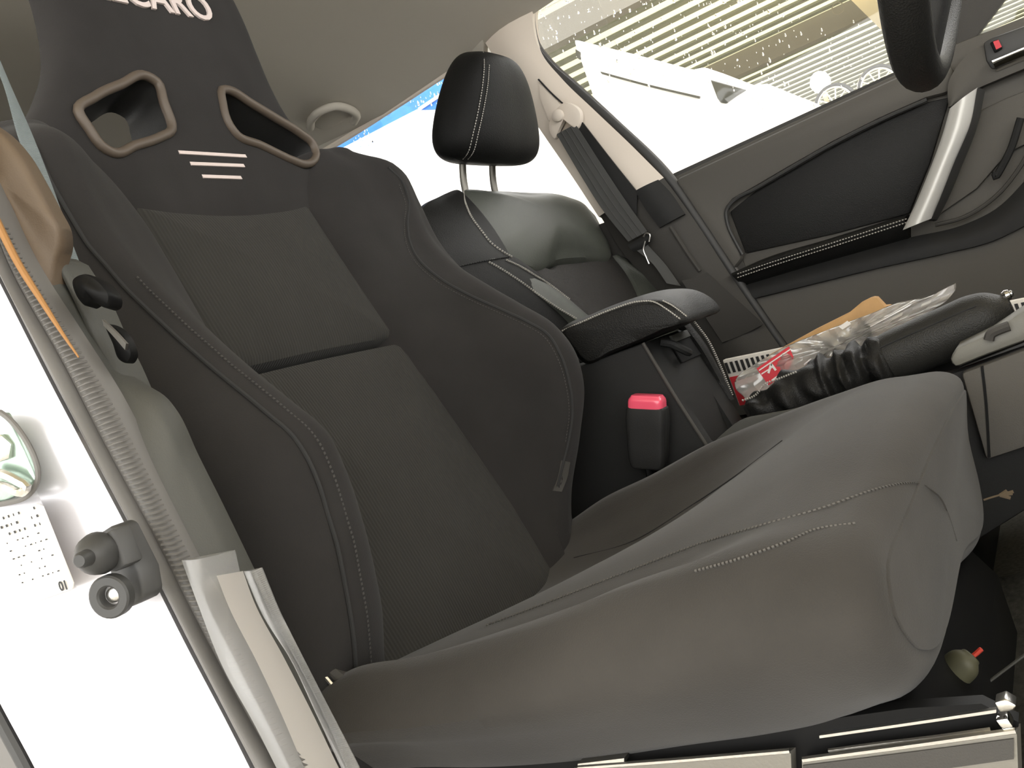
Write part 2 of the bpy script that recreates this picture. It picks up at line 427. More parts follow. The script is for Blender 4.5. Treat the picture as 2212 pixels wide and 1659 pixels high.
# windows with rain
def drops(region, y, n, smin, smax, parent):
    """half-round rain drops on the outer face of a pane"""
    out = []; P = np.array(region, float); lo_, hi_ = P.min(0), P.max(0); k = 0
    while k < n:
        q = lo_ + rng.random(2)*(hi_-lo_)
        ins = False; j = len(P)-1
        for i in range(len(P)):
            if (P[i][1] > q[1]) != (P[j][1] > q[1]) and q[0] < (P[j][0]-P[i][0])*(q[1]-P[i][1])/(P[j][1]-P[i][1]) + P[i][0]: ins = not ins
            j = i
        if not ins: continue
        k += 1
        c = at(q[0], q[1], y); s = smin + (smax-smin)*rng.random()**3; el = 1.0 + 1.6*rng.random()
        G = []
        for a in np.linspace(0, math.pi/2, 4):
            th = np.linspace(0, 2*math.pi, 7, endpoint=False); r = s*math.cos(a)
            G.append(c + np.stack([r*np.cos(th), np.full(7, s*.6*math.sin(a)), r*el*np.sin(th)*np.where(np.sin(th) > 0, 1.3, .8)], 1))
        v, f = grid(np.array(G), cu=True); f.append((6, 5, 4, 3, 2, 1, 0)); out.append((v, f))
    o = obj('rain_drops', join(*out), DROP, parent, kind='stuff'); return o
w1 = struct('window_1', prism(ats([(1130, -160), (1138, 60), (1160, 120), (1452, 386), (1925, 166), (2065, 104), (2330, -30), (2330, -300)], 1.105), (0, .004, 0)), GLASS)
tag(w1, 'rain-spotted side window of the passenger door', 'car window')
drops([(1165, 0), (1155, 70), (1260, 170), (1440, 200), (1500, 140), (1700, 20), (1700, -40)], 1.1095, 260, .0008, .0028, w1)
drops([(1500, 140), (1700, 20), (1925, 60), (1925, 150), (1750, 240), (1560, 260)], 1.1095, 110, .0007, .0022, w1)
w2 = struct('window_2', prism([(-.82, 1.095, .70), (.02, 1.095, .70), (.0, 1.095, 1.14), (-.80, 1.095, 1.14)], (0, .004, 0)), GLASS)
tag(w2, 'rain-streaked rear door window behind the passenger seat', 'car window')
drops([(860, 230), (1005, 125), (1010, 200), (940, 235)], 1.0995, 90, .0008, .0026, w2)
drops([(755, 300), (790, 265), (808, 300), (795, 330)], 1.0995, 40, .0008, .0022, w2)

# far centre pillar
o = struct('trim_2', strip(ats([(985, -60), (1030, 60), (1085, 150), (1150, 255), (1235, 380), (1293, 468)], 1.05),
                           ats([(1170, -60), (1150, 20), (1168, 112), (1212, 168), (1282, 236), (1362, 312), (1434, 384)], 1.05), .05, (.25, -1, 0), bulge=.012, num=50), BEIGE)
tag(o, 'light beige upper trim of the passenger side centre pillar', 'pillar trim')
struct('belt_slot_cover', prism(ats([(1162, 178), (1176, 186), (1213, 226), (1200, 262), (1185, 262), (1166, 215)], 1.035), (0, .02, 0)), BEIGE, o, bevel=.003)
struct('belt_channel', strip(ats([(1238, 272), (1300, 370), (1375, 480)], 1.022), ats([(1258, 264), (1326, 352), (1376, 414)], 1.022), .004, NY, num=20), PLASTIC, o)
struct('cap_seam', strip(ats([(1161, 172), (1185, 198), (1213, 224)], 1.033), ats([(1163, 170), (1187, 196), (1215, 222)], 1.033), .004, NY, num=12), SEAM, o)
o = struct('trim_3', strip(ats([(1296, 465), (1345, 545), (1430, 640), (1520, 760), (1580, 900)], 1.06),
                           ats([(1442, 380), (1506, 462), (1590, 596), (1664, 702), (1772, 858)], 1.06), .06, (.3, -1, 0), bulge=.03, num=40), PLASTIC2)
tag(o, 'dark lower trim of the passenger side centre pillar', 'pillar trim')
struct('upper_cover', strip(ats([(1372, 412), (1392, 448), (1425, 492)], 1.022), ats([(1422, 388), (1448, 415), (1480, 462)], 1.032), .03, (.3, -1, 0), bulge=.006, num=16), PLASTIC, o)
struct('ridge', tube(ats([(1448, 490, 1.022), (1480, 540, 1.022), (1512, 586, 1.022)], 1.0), .004, 8, num=16), PLASTIC2, o)
struct('lower_cover', strip(ats([(1472, 606), (1500, 600), (1527, 588)], 1.012), ats([(1560, 740), (1600, 725), (1650, 700)], 1.03), .02, (.3, -1, 0), bulge=.008, num=20), PLASTIC2, o)
o = struct('trim_4', tube(ats([(1165, -60), (1146, 0), (1144, 50), (1152, 95), (1180, 135), (1240, 190), (1320, 262), (1440, 380), (1500, 465), (1590, 600), (1685, 738), (1780, 870)], 1.062), .0085, 10, num=90), RUBBER)
tag(o, 'black rubber seal along the passenger door opening', 'door seal')
struct('seal_lip', tube(ats([(1152, 0), (1152, 50), (1162, 95), (1190, 133), (1250, 188), (1330, 262), (1450, 380), (1506, 458), (1598, 596), (1696, 734)], 1.075), .005, 8, num=90), RUBG, o)

# ------------------------------------------------------------------ passenger door (closed)
YD = 1.085
door = thing('door_1', 'dark trimmed passenger door with silver pull handle', 'car door', at(1760, 860, YD)); door['kind'] = 'structure'
def dp(name, pts, y, th, m, bevel=.004, smooth=0, parent=None, label=None):
    return obj(name, prism(ats(pts, y), (0, th, 0), smooth), m, parent or door, bevel=bevel, label=label)
dp('door_panel', [(1453, 384), (1925, 165), (2046, 108), (2060, 96), (2330, -10), (2420, 300), (2420, 760), (1900, 1010), (1770, 860), (1690, 742), (1585, 592)], YD, .02, DOORP)
obj('belt_weatherstrip', strip(ats([(1452, 376), (1700, 262), (1925, 159), (2046, 104)], YD+.012), ats([(1455, 386), (1700, 272), (1925, 170), (2046, 114)], YD+.004), .012, NY, num=24), RUBBER, door)
band = [(1455, 388), (1700, 274), (1925, 171), (2030, 124), (2062, 150), (2052, 200), (2000, 213), (1900, 257), (1800, 307), (1700, 364), (1625, 408), (1583, 431), (1567, 452), (1569, 482), (1588, 525), (1604, 545), (1600, 562), (1580, 588)]
dp('upper_panel', band, YD-.022, .03, DOORP, bevel=.010)
ins = dp('insert', [(1576, 458), (1630, 414), (1800, 316), (1900, 266), (2004, 220), (2052, 210), (2010, 350), (1965, 462), (1800, 506), (1610, 548)], YD-.006, .02, LEATHER, bevel=.003)
obj('piping', tube(ats([(1604, 550), (1590, 525), (1571, 482), (1569, 454), (1585, 433), (1627, 410), (1702, 366), (1802, 309), (1902, 259), (2002, 215)], YD-.019), .0035, 8, num=70), RUBBER, ins)
arm = obj('armrest', strip(ats([(1583, 590), (1640, 563), (1800, 513), (1962, 462)], YD-.02), ats([(1603, 616), (1700, 586), (1850, 543), (1962, 512)], YD-.02), .03, (0, -1, .35), bulge=.028, num=40, m=8), LEATHER, door)
for dy in (0, 8):
    obj('stitching', stitch_row(ats([(1592, 592+dy), (1650, 572+dy), (1800, 524+dy), (1960, 472+dy)], YD-.046), 60, nrm=NY), THREAD, arm, kind='stuff')
obj('trim_band', strip(ats([(1604, 614), (1700, 588), (1850, 546), (1962, 514), (2080, 486), (2150, 452), (2212, 392), (2260, 330)], YD-.012), ats([(1622, 646), (1720, 622), (1900, 578), (2050, 545), (2140, 522), (2212, 488), (2300, 430)], YD-.028), .03, NY, bulge=.006, num=50), PLASTIC, door)
obj('lower_panel', strip(ats([(1622, 648), (1720, 624), (1900, 580), (2050, 547), (2140, 524), (2212, 490), (2300, 432)], YD-.016), ats([(1740, 830), (1850, 800), (2000, 770), (2150, 740), (2240, 710), (2300, 690), (2350, 650)], YD-.016), .03, NY, bulge=.004, num=50), DOORP, door)
obj('rear_panel', prism(ats([(2118, 238), (2172, 212), (2230, 190), (2240, 300), (2178, 330), (2110, 408), (2020, 470), (2050, 400)], YD-.012), (0, .02, 0)), DOORP, door, bevel=.004)
obj('pocket_edge', tube(ats([(2205, 255), (2180, 330), (2150, 380), (2152, 372)], YD-.03), .006, 8, num=20), PLASTIC, door)
obj('pocket_rim', tube(ats([(2020, 486), (2080, 470), (2150, 425), (2205, 358), (2240, 290)], YD-.022), .0035, 8, num=30), PLASTIC2, door)
# corner piece that carries the release lever
sail = obj('corner_panel', strip(ats([(2048, 232), (2050, 175), (2070, 140), (2120, 95), (2180, 68), (2260, 40)], YD-.03), ats([(2060, 228), (2105, 195), (2160, 170), (2220, 145), (2280, 120), (2330, 95)], YD-.03), .035, NY, bulge=.006, num=40), DOORP, door)
obj('mirror_corner_trim', prism(ats([(1990, -90), (1990, 136), (2046, 108), (2070, 112), (2110, 78), (2185, -20), (2215, -90)], YD+.008), (0, .02, 0)), PLASTIC2, door, bevel=.003)
hb = obj('handle_bezel', prism(ats([(2124, 92), (2145, 80), (2250, 42), (2262, 90), (2160, 146), (2142, 150), (2130, 130)], YD-.040), (0, .012, 0)), RUBBER, door, bevel=.004)
obj('release_lever', strip(ats([(2140, 130), (2170, 118), (2215, 98), (2260, 82)], YD-.046), ats([(2150, 147), (2180, 134), (2220, 118), (2262, 102)], YD-.046), .012, (0, -1, .5), bulge=.008, num=16), CHROME, hb)
obj('lock_slider', prism(ats([(2138, 92), (2156, 84), (2166, 104), (2148, 114)], YD-.048), (0, .01, 0)), FRAME, hb, bevel=.002)
obj('lock_mark', prism(ats([(2145, 90), (2157, 86), (2164, 101), (2152, 107)], YD-.0495), (0, .002, 0)), REDP, hb)
pull = obj('pull_handle', strip(ats([(2052, 234), (2036, 290), (2006, 372), (1975, 446), (1950, 497)], YD-.075), ats([(2112, 189), (2098, 262), (2062, 350), (2030, 430), (2012, 472)], YD-.075), .02, (.1, -1, 0), bulge=.014, num=40, m=8), SILVER, door, label='satin silver pull handle')
obj('handle_side', strip(ats([(2112, 190), (2098, 264), (2062, 352), (2030, 432), (2012, 474)], YD-.078), ats([(2128, 196), (2112, 270), (2078, 358), (2044, 438), (2024, 476)], YD-.03), .016, (.4, -1, 0), bulge=.004, num=30), RUBBER, door)

# ================================================================== DRIVER'S BUCKET SEAT
Y0 = -.033; TB = R_(15)
NB = V(math.cos(TB), 0, math.sin(TB)); SB = V(-math.sin(TB), 0, math.cos(TB)); QB = V(0, 0, .47)
def bk(y, s, o): return QB + SB*s + NB*o + V(0, y, 0)
def onb(px, py, o): return on(px, py, NB, QB + NB*o)
seat = thing('bucket_seat', 'black suede and ribbed fabric bucket seat nearest the open door', 'car seat', (.25, Y0, .02))
tb = lambda s, xs, ys: float(np.interp(s, xs, ys))
# back shell
rows = []
for s in (-.25, -.15, -.05, .05, .15, .24, .29):
    w = tb(s, (-.25, -.05, .10, .20, .29), (.23, .275, .265, .275, .25))
    rows.append([bk(Y0+a*w, s, o) for a, o in ((-1, -.03), (-.5, -.035), (0, -.04), (.5, -.035), (1, -.03), (1.0, -.06), (.6, -.085), (0, -.09), (-.6, -.085), (-1.0, -.06))])
obj('back_shell', loft(rows, 60, 40, .012), PLASTIC, seat)
# side bolsters of the backrest (near: sign -1, far: sign +1)
S_ = (-.24, -.20, -.15, -.10, -.05, -.02, .02, .06, .10, .15, .20, .25, .29, .325)
def bolster(sg, oc, yin, ycr, you):
    rows = []
    for i, s in enumerate(S_):
        c_, yi, yc, yo = oc[i], yin[i], ycr[i], you[i]
        rows.append([bk(Y0 + sg*a, s, o) for a, o in (
            (yi - .012, -.03), (yi + .006, .002), (yi*.55+yc*.45, .010 + c_*.42), (yc - .030, c_*.93), (yc - .008, c_ + .004), (yc + .014, c_ - .002),
            (yo - .004, c_*.62), (yo, c_*.2 - .005), (yo - .004, -.04), (yo - .04, -.058), (yi + .03, -.055))])
    return rows
#        s:  -.24  -.20  -.15  -.10  -.05  -.02   .02   .06   .10   .15   .20   .25   .29   .325
ocN =      (.015, .030, .066, .092, .110, .114, .100, .084, .070, .056, .050, .056, .060, .030)
yiN =      (.150, .155, .155, .150, .148, .146, .140, .135, .132, .128, .126, .128, .140, .165)
ycN =      (.215, .222, .226, .228, .230, .230, .232, .234, .236, .240, .246, .252, .250, .232)
yoN =      (.255, .262, .268, .272, .276, .278, .278, .278, .278, .280, .286, .290, .285, .262)
ocF =      (.004, .010, .030, .070, .106, .116, .112, .092, .070, .044, .030, .034, .042, .022)
yiF =      (.140, .146, .152, .155, .152, .148, .138, .130, .126, .124, .124, .126, .130, .150)
ycF =      (.178, .192, .214, .231, .240, .240, .240, .240, .242, .250, .262, .270, .264, .228)
yoF =      (.205, .220, .246, .268, .281, .282, .282, .284, .287, .296, .306, .312, .308, .268)
bN = obj('side_bolster', loft(bolster(-1, ocN, yiN, ycN, yoN), 66, 90, .012), SUEDE, seat)
bF = obj('side_bolster', loft(bolster(1, ocF, yiF, ycF, yoF), 66, 90, .012), SUEDE, seat)
def bline(sg, oc, yc, dy, do, s0=-.22, s1=.30, n=26):
    return [bk(Y0 + sg*(tb(s, S_, yc)+dy), s, tb(s, S_, oc)+do) for s in np.linspace(s0, s1, n)]
obj('seam', tube(bline(-1, ocN, ycN, .014, .0005), .0016, 6, num=120), SEAM, bN)
obj('stitching', stitch_row(bline(-1, ocN, ycN, .000, .0045, -.20, .16), 110, nrm=NB, w=.0005, lift=.0006), SUTHREAD, bN, kind='stuff')
onbf = caster(bF)
L = onbf([(838, 362), (868, 392), (882, 430), (880, 480), (884, 520), (902, 558), (950, 602), (1010, 636), (1080, 668), (1140, 696), (1182, 722), (1210, 766), (1230, 830), (1236, 890), (1228, 950), (1216, 1000), (1204, 1050)], .0002)
obj('seam', tube(L, .0018, 6, num=160), SEAM, bF)
L = onbf([(p[0]-7, p[1]+6) for p in [(868, 392), (882, 430), (880, 480), (884, 520), (902, 558), (950, 602), (1010, 636), (1080, 668), (1140, 696), (1182, 722), (1210, 766), (1230, 830), (1236, 890), (1228, 950)]], .0002)
obj('stitching', stitch_row(L, 120, nrm=NB, w=.0003, lift=.0004), SUTHREAD, bF, kind='stuff')
# fabric inserts
def panel(s0, s1, hw0, hw1, o0, o1, bow):
    n = 15; pts = []
    for t in np.linspace(0, 1, n): pts.append(bk(Y0 - (hw0 + (hw1-hw0)*t), s0 + (s1-s0)*t, o0 + (o1-o0)*t))
    for t in np.linspace(-1, 1, n)[1:-1]: pts.append(bk(Y0 + hw1*t, s1 - bow*(1-t*t), o1))
    for t in np.linspace(1, 0, n): pts.append(bk(Y0 + (hw0 + (hw1-hw0)*t), s0 + (s1-s0)*t, o0 + (o1-o0)*t))
    return pts
obj('back_insert', pillow(panel(.094, .272, .140, .128, -.002, -.002, .008), NB, .04, .010, .012, 120, 10, smooth=False), RIBF, seat)
obj('back_insert', pillow(panel(-.275, .088, .182, .142, -.004, -.002, -.002), NB, .04, .014, .010, 120, 10, smooth=False), RIBF, seat)
# head section with the two harness slots
rows = []
hs = (.262, .29, .315, .335, .352, .375, .41, .45, .49, .53, .57, .60)
hl = (.150, .175, .197, .203, .196, .176, .150, .136, .128, .124, .116, .096)
hr = (.150, .185, .196, .196, .184, .166, .156, .155, .158, .158, .150, .128)
ho = (-.004, .002, .008, .012, .016, .022, .030, .038, .044, .048, .050, .046)
for s, l, r, o in zip(hs, hl, hr, ho):
    b_ = o - .046
    rows.append([bk(Y0 + a, s, q) for a, q in ((-l, o-.028), (-l+.006, o-.010), (-l*.75, o-.001), (-l*.35, o+.001), (0, o+.001), (r*.35, o+.001), (r*.75, o-.001), (r-.006, o-.010), (r, o-.028), (r-.008, b_+.012), (r*.6, b_), (0, b_-.004), (-l*.6, b_), (-l+.008, b_+.012))])
head = obj('head_section', loft(rows, 72, 60, .012), SUEDE, seat)
slotL = [(166, 243), (200, 212), (258, 184), (318, 167), (338, 180), (352, 222), (370, 282), (345, 299), (290, 318), (238, 332), (216, 318), (190, 282)]
slotR = [(476, 196), (492, 196), (540, 224), (600, 260), (648, 290), (674, 312), (682, 334), (674, 352), (654, 357), (628, 348), (560, 316), (505, 290), (490, 268), (478, 225)]
cut, sl = [], []
for pts in (slotL, slotR):   # slots cut through the head section
    q = []
    for p in pts:
        o = .015
        for _ in range(4): w_ = onb(p[0], p[1], o); o = tb((w_ - QB) @ SB, hs, ho)
        q.append(w_)
    q = cr(np.array(q), 56, True); sl.append(q)
    cut.append(prism(q + NB*.06, -NB*.22))
boolean(head, cut)
for q in sl:
    c_ = q.mean(0); inn = (c_ - q); inn = inn/np.linalg.norm(inn, axis=1)[:, None]
    fq = []
    for p in q:
        px = p - NB*0; fq.append(p)
    fq = np.array(fq)
    obj('harness_slot_trim', tube(fq + inn*.0005 + NB*.0015, .0048, 10, closed=True), SLOTTRIM, seat, label='brown grey trim ring around a harness slot')
    G = np.array([fq + inn*.001 + NB*.001, fq + inn*.002 - NB*.02, fq + inn*.0025 - NB*.052, fq - inn*.002 - NB*.054])
    obj('harness_slot_sleeve', grid(G, cu=True), PLASTIC, seat)
# lettering and stripes
text('RECARO', .044, bk(-.034, .4865, .0462), (0, 1, 0), SB + NB*.14, PRINT, head, 'lettering', bold=.0006, extrude=.0012)
onhead = caster(head)
for a, b in (((386, 329), (531, 337.5)), ((411, 353.5), (527, 358)), ((437, 381), (521, 384))):
    L = onhead([(a[0]*(1-t)+b[0]*t, a[1]*(1-t)+b[1]*t) for t in np.linspace(0, 1, 7)], .0004)
    obj('stripe', strip([p + SB*.0019 for p in L], [p - SB*.0019 for p in L], .0012, NB, num=12, off=.0003), PRINT, head)
La, Lb = onbf([(1212, 994), (1206, 1028), (1194, 1060)], .0012), onbf([(1230, 998), (1224, 1030), (1212, 1062)], .0012)
if len(La) == 3 and len(Lb) == 3: obj('maker_tag', strip(La, Lb, .001, NB, num=8), PLASTIC2, seat)

# seat cushion
CX = (.055, .10, .16, .24, .325, .375, .412, .444, .462, .473)
prof = {
 -.292: (.262, .262, .252, .246, .243, .243, .243, .244, .248, .262),
 -.322: (.275, .280, .282, .284, .288, .290, .292, .292, .288, .290),
 -.310: (.292, .300, .302, .306, .314, .320, .322, .318, .314, .305),
 -.284: (.304, .315, .315, .320, .331, .335, .337, .332, .328, .315),
 -.250: (.293, .297, .297, .304, .318, .330, .337, .335, .331, .318),
 -.205: (.289, .295, .299, .309, .324, .336, .343, .340, .335, .321),
 -.150: (.284, .292, .302, .317, .334, .345, .352, .350, .344, .328),
 -.040: (.268, .274, .284, .306, .337, .353, .362, .361, .353, .336),
  .090: (.264, .268, .274, .297, .334, .353, .361, .358, .350, .334),
  .150: (.284, .292, .302, .322, .344, .353, .357, .352, .344, .329),
  .203: (.303, .317, .327, .344, .352, .353, .351, .342, .335, .322),
  .232: (.290, .302, .310, .324, .333, .335, .333, .328, .320, .312),
  .245: (.250, .250, .252, .262, .270, .275, .275, .275, .275, .280),
  .225: (.215, .215, .210, .205, .205, .210, .215, .222, .225, .240),
 -.030: (.205, .205, .200, .195, .195, .200, .205, .215, .215, .232),
 -.265: (.232, .232, .225, .220, .220, .220, .222, .228, .228, .240)}
def shear(x, z):
    w = min(1, max(0, (x-.30)/.18)); return x + w*(z-.335)*.05
def low_(z): return .10 + .90*min(1, max(0, (z-.285)/.06))
def fwd(x, y): return .024*max(0, 1-((y-.06)/.34)**2)*min(1, max(0, (x-.34)/.10))
rows = []
for i, x in enumerate(CX[:-2]):
    rows.append([(shear(x, z[i]) + fwd(x, y)*low_(z[i]), y, z[i] + .25*fwd(x, y)*(z[i] > .3)) for y, z in prof.items()])
zc_ = .296
for a in (25, 45, 62, 75, 84):
    u = 1 - math.cos(R_(a)); rows.append([])
    for y, z in prof.items():
        zz = z[7]; kz = 1 - u*((.034 - .55*fwd(.5, y))/.055 if zz > zc_ else .016/.052); zz += .25*fwd(.5, y)*(zz > .3); ky = 1 - u*.030/.29
        zz = zc_ + (zz - zc_)*kz; rows[-1].append((shear(CX[7] + .034*math.sin(R_(a)), zz) + fwd(.5, y)*low_(zz), Y0 + (y - Y0)*ky, zz))
cush = obj('cushion', loft(rows, 96, 110, .002, .010), SUEDEC, seat)
oncush = caster(cush)
for pts, n in (([(905, 1399), (1050, 1352), (1200, 1296), (1350, 1238), (1500, 1180), (1650, 1135), (1775, 1100), (1880, 1062), (1955, 1044), (2010, 1058), (2045, 1105), (2066, 1170), (2078, 1240)], 170), ([(1500, 1236), (1600, 1208), (1700, 1172), (1760, 1146), (1850, 1132)], 40)):
    L = oncush(pts, .0003)
    if len(L) > 3: obj('stitching', stitch_row(L, n, nrm=(.1, -.7, .7), w=.0006, lift=.0008), CUTHREAD, cush, kind='stuff')
L = oncush([(1240, 1205), (1360, 1172), (1500, 1088), (1600, 1020), (1690, 952)], .0002)
if len(L) > 3: obj('seam', tube(L, .0006, 6, num=60), SEAM, cush)
# base: black frame, two rails, recliner cover
obj('base_frame', prism([(.02, -.235, .215), (.44, -.235, .215), (.47, -.235, .16), (.47, -.235, .10), (.02, -.235, .06)], (0, .40, 0)), FRAME, seat, bevel=.004)
obj('base_side', prism(ats([(760, 1655), (1200, 1632), (1500, 1594), (1960, 1530), (2120, 1520), (2200, 1560), (2190, 1900), (700, 1900)], -.262), (0, .012, 0)), FRAME, seat)
YR = -.272
obj('rail', strip(ats([(1240, 1659), (1480, 1641), (1708, 1622)], YR), ats([(1240, 1760), (1480, 1740), (1712, 1720)], YR), .02, (0, -1, .25), num=12), STEELD, seat)
obj('rail_lip', tube(ats([(1250, 1658), (1480, 1641), (1706, 1622)], YR-.001), .0016, 6, num=12), STEEL, seat)
obj('rail_lip', tube(ats([(1734, 1641), (1960, 1611), (2194, 1578)], YR-.001), .0018, 6, num=12), STEEL, seat)
r = obj('rail', strip(ats([(1732, 1641), (1960, 1611), (2196, 1578)], YR), ats([(1736, 1740), (1960, 1716), (2200, 1684)], YR), .02, (0, -1, .25), num=12), STEELD, seat)
obj('rail_groove', strip(ats([(1734, 1654), (1960, 1626), (2190, 1596)], YR-.0012), ats([(1736, 1700), (1960, 1672), (2190, 1640)], YR-.0012), .002, NY, num=8), PLASTIC2, r)
obj('rail_lip', strip(ats([(1770, 1589), (1960, 1562), (2152, 1533)], YR+.006), ats([(1770, 1595), (1960, 1568), (2152, 1540)], YR+.006), .004, NY, num=8), STEEL, seat)
obj('rail_lip', tube(ats([(1790, 1622), (1900, 1607), (2010, 1594), (2140, 1576)], YR+.002), .0014, 6, num=12), STEEL, seat)
obj('rail_end', prism(ats([(2148, 1518), (2172, 1510), (2196, 1524), (2190, 1536), (2160, 1540)], YR-.002), (0, .012, 0)), STEEL, seat, bevel=.001)
obj('rail_end', prism(ats([(2150, 1556), (2176, 1552), (2190, 1572), (2166, 1578)], YR-.002), (0, .012, 0)), CHROME, seat, bevel=.001)
obj('rail_stop', prism(ats([(1248, 1650), (1348, 1638), (1348, 1650), (1248, 1662)], YR-.001), (0, .01, 0)), STEEL, seat)
for x in (.0, .40): obj('rail_foot', prism([(x-.03, -.24, .02), (x+.03, -.24, .02), (x+.015, -.24, .12), (x-.015, -.24, .12)], (0, .30, 0)), FRAME, seat, bevel=.003)
obj('rail', box((.20, .18, .17), (.22, 0, .012), (0, .016, 0), (0, 0, .012)), FRAME, seat)
obj('recliner_cover', strip(ats([(648, 1395), (690, 1420), (748, 1462)], -.285), ats([(668, 1420), (700, 1452), (738, 1490)], -.285), .02, (.2, -1, .3), bulge=.004, num=14), PLASTIC2, seat)
obj('recliner_edge', tube(ats([(640, 1396), (672, 1426), (718, 1480)], -.29), .0016, 6, num=12), STEEL, seat)

# ================================================================== PASSENGER SEAT
TP = R_(20); NP = V(math.cos(TP), 0, math.sin(TP)); SP = V(-math.sin(TP), 0, math.cos(TP)); QP = V(-.10, .72, .60)
def onp(px, py, o): return on(px, py, NP, QP + NP*o)
def onps(pts, o): return [onp(p[0], p[1], p[2] if len(p) > 2 else o) for p in pts]
ps = thing('passenger_seat', 'black leather passenger seat with grey stitching and headrest', 'car seat', (.10, .72, .02))
obj('back_shell', pillow(onps([(912, 450), (955, 414), (1050, 405), (1150, 409), (1232, 421), (1280, 450), (1325, 530), (1400, 575), (1480, 640), (1490, 720), (1420, 800), (1260, 780), (1080, 690), (960, 600), (905, 520)], -.035), NP, .07, .0, .02, 90, 5), SEATL, ps)
nb = obj('side_bolster', pillow(onps([(916, 440), (950, 418), (998, 408), (1006, 440), (1024, 476), (1060, 525), (1100, 553), (1175, 604), (1276, 690), (1230, 730), (1120, 690), (1000, 610), (930, 545), (908, 490)], .004), NP, .05, .022, .012, 100, 8, smooth=True), SEATL, ps)
upad = obj('upper_pad', pillow(onps([(1001, 410), (1050, 406), (1150, 409), (1230, 421), (1270, 441), (1300, 485), (1324, 530), (1327, 546), (1260, 556), (1205, 562), (1168, 577), (1140, 570), (1108, 554), (1062, 524), (1026, 476), (1008, 442)], .006), NP, .05, .024, .016, 140, 16, power=2.6), LEATHUP, ps)
obj('perforated_insert', pillow(onps([(1106, 558), (1140, 574), (1168, 582), (1205, 568), (1260, 561), (1332, 551), (1350, 572), (1388, 640), (1380, 700), (1300, 720), (1276, 690), (1180, 612)], -.006), NP, .04, .006, .012, 90, 6), PERF, ps)
fb = obj('side_bolster', pillow(onps([(1330, 546), (1352, 552), (1400, 575), (1472, 625), (1500, 660), (1490, 720), (1400, 720), (1388, 642), (1352, 574)], .004), NP, .04, .016, .010, 80, 6), LEATHUP, ps)  # paler leather paints in the light on the far bolster
pw = obj('piping_band', strip(onps([(1048, 563), (1095, 590), (1160, 636), (1245, 692), (1280, 720)], .020), onps([(1086, 558), (1130, 578), (1180, 608), (1276, 686), (1310, 716)], .020), .02, NP, bulge=.004, num=30), LEATHUP, ps)
onps_ = caster(nb, upad, pw, fb)
for pts, n, par in (([(1001, 414), (1005, 440), (1022, 476), (1040, 500), (1061, 526), (1085, 544), (1106, 556)], 44, upad), ([(1054, 566), (1076, 578), (1100, 593), (1130, 613), (1162, 637), (1200, 662), (1245, 690)], 44, pw), ([(1092, 562), (1130, 580), (1156, 596), (1182, 612), (1230, 648), (1274, 684)], 44, pw), ([(1342, 549), (1375, 563), (1420, 591), (1470, 622)], 30, fb), ([(984, 578), (1020, 570), (1060, 562), (1100, 556)], 24, nb)):
    L = onps_(pts, .0006)
    if len(L) > 2: obj('stitching', stitch_row(L, n, nrm=NP, w=.0007), THREAD if par is not nb else SEAM, par, kind='stuff')
# headrest on two bent posts
HB = R_(22); HU = V(math.sin(HB), 0, math.cos(HB)); HN = V(math.cos(HB), 0, -math.sin(HB)); HC = V(-.118, .72, .907)
def se(v, e): return math.copysign(abs(v)**e, v)
rows = []
for ph in np.linspace(-80, 80, 17):
    cz = se(math.sin(R_(ph)), .62); cw = abs(math.cos(R_(ph)))**.45
    wy = .119*cw*(1.0 - .16*cz - (.08 if cz > 0 else 0)*cz); wd = .053*cw*(1 - .30*cz)
    rows.append([HC + HU*cz*.089 + HN*(wd*se(math.sin(t), .70) - .004*(1-cw)) + V(0, wy*se(math.cos(t), .62), 0) for t in np.linspace(0, 2*math.pi, 28, endpoint=False)])
hr_ = obj('headrest', loft(rows, 64, 44, 0), SEATL, ps)
sp_ = [(1049, 112), (1051, 140), (1048, 180), (1040, 230), (1028, 285), (1016, 330), (1004, 345)]
for dx in (-5, 6):
    me_ = hr_.data; bvh = BVHTree.FromPolygons([v.co + Vector(BASE[hr_.name]) for v in me_.vertices], [p.vertices[:] for p in me_.polygons])
    L = []
    for p in sp_:
        h = bvh.ray_cast(Vector(CAM), Vector(ray(p[0]+dx, p[1])))
        if h[0] is not None: L.append(np.array(h[0]) + V(.0004, -.0006, 0))
    if len(L) > 2: obj('stitching', stitch_row(L, 46, nrm=(.6, -.8, 0), w=.0006), THREAD, hr_, kind='stuff')
for dy in (-.052, .052):
    b0 = V(-.182, .72+dy, .765); b1 = V(-.176, .72+dy, .808); b2 = V(-.160, .72+dy, .852); b3 = V(-.14, .72+dy, .89)
    p_ = obj('post', tube([b0, b1, b2, b3], .0058, 10, num=20), STEELD, hr_)
    obj('post_guide', lathe(b0 + V(-.002, 0, .010), (.2, 0, 1), ((0, .014), (.010, .014), (.014, .010)), 16), RUBBER, ps)
# cushion (mostly hidden behind the lever)
obj('cushion', loft([[(x, y, z + dz) for y, z in ((.48, .20), (.47, .25), (.49, .292), (.54, .285), (.60, .270), (.84, .270), (.90, .285), (.95, .292), (.97, .25), (.96, .20), (.72, .18))] for x, dz in ((-.02, -.02), (.15, -.02), (.35, -.022), (.45, -.03))], 60, 30, .02), SEATL, ps)
obj('base_frame', box((.20, .72, .10), (.20, 0, 0), (0, .21, 0), (0, 0, .085)), FRAME, ps, bevel=.004)

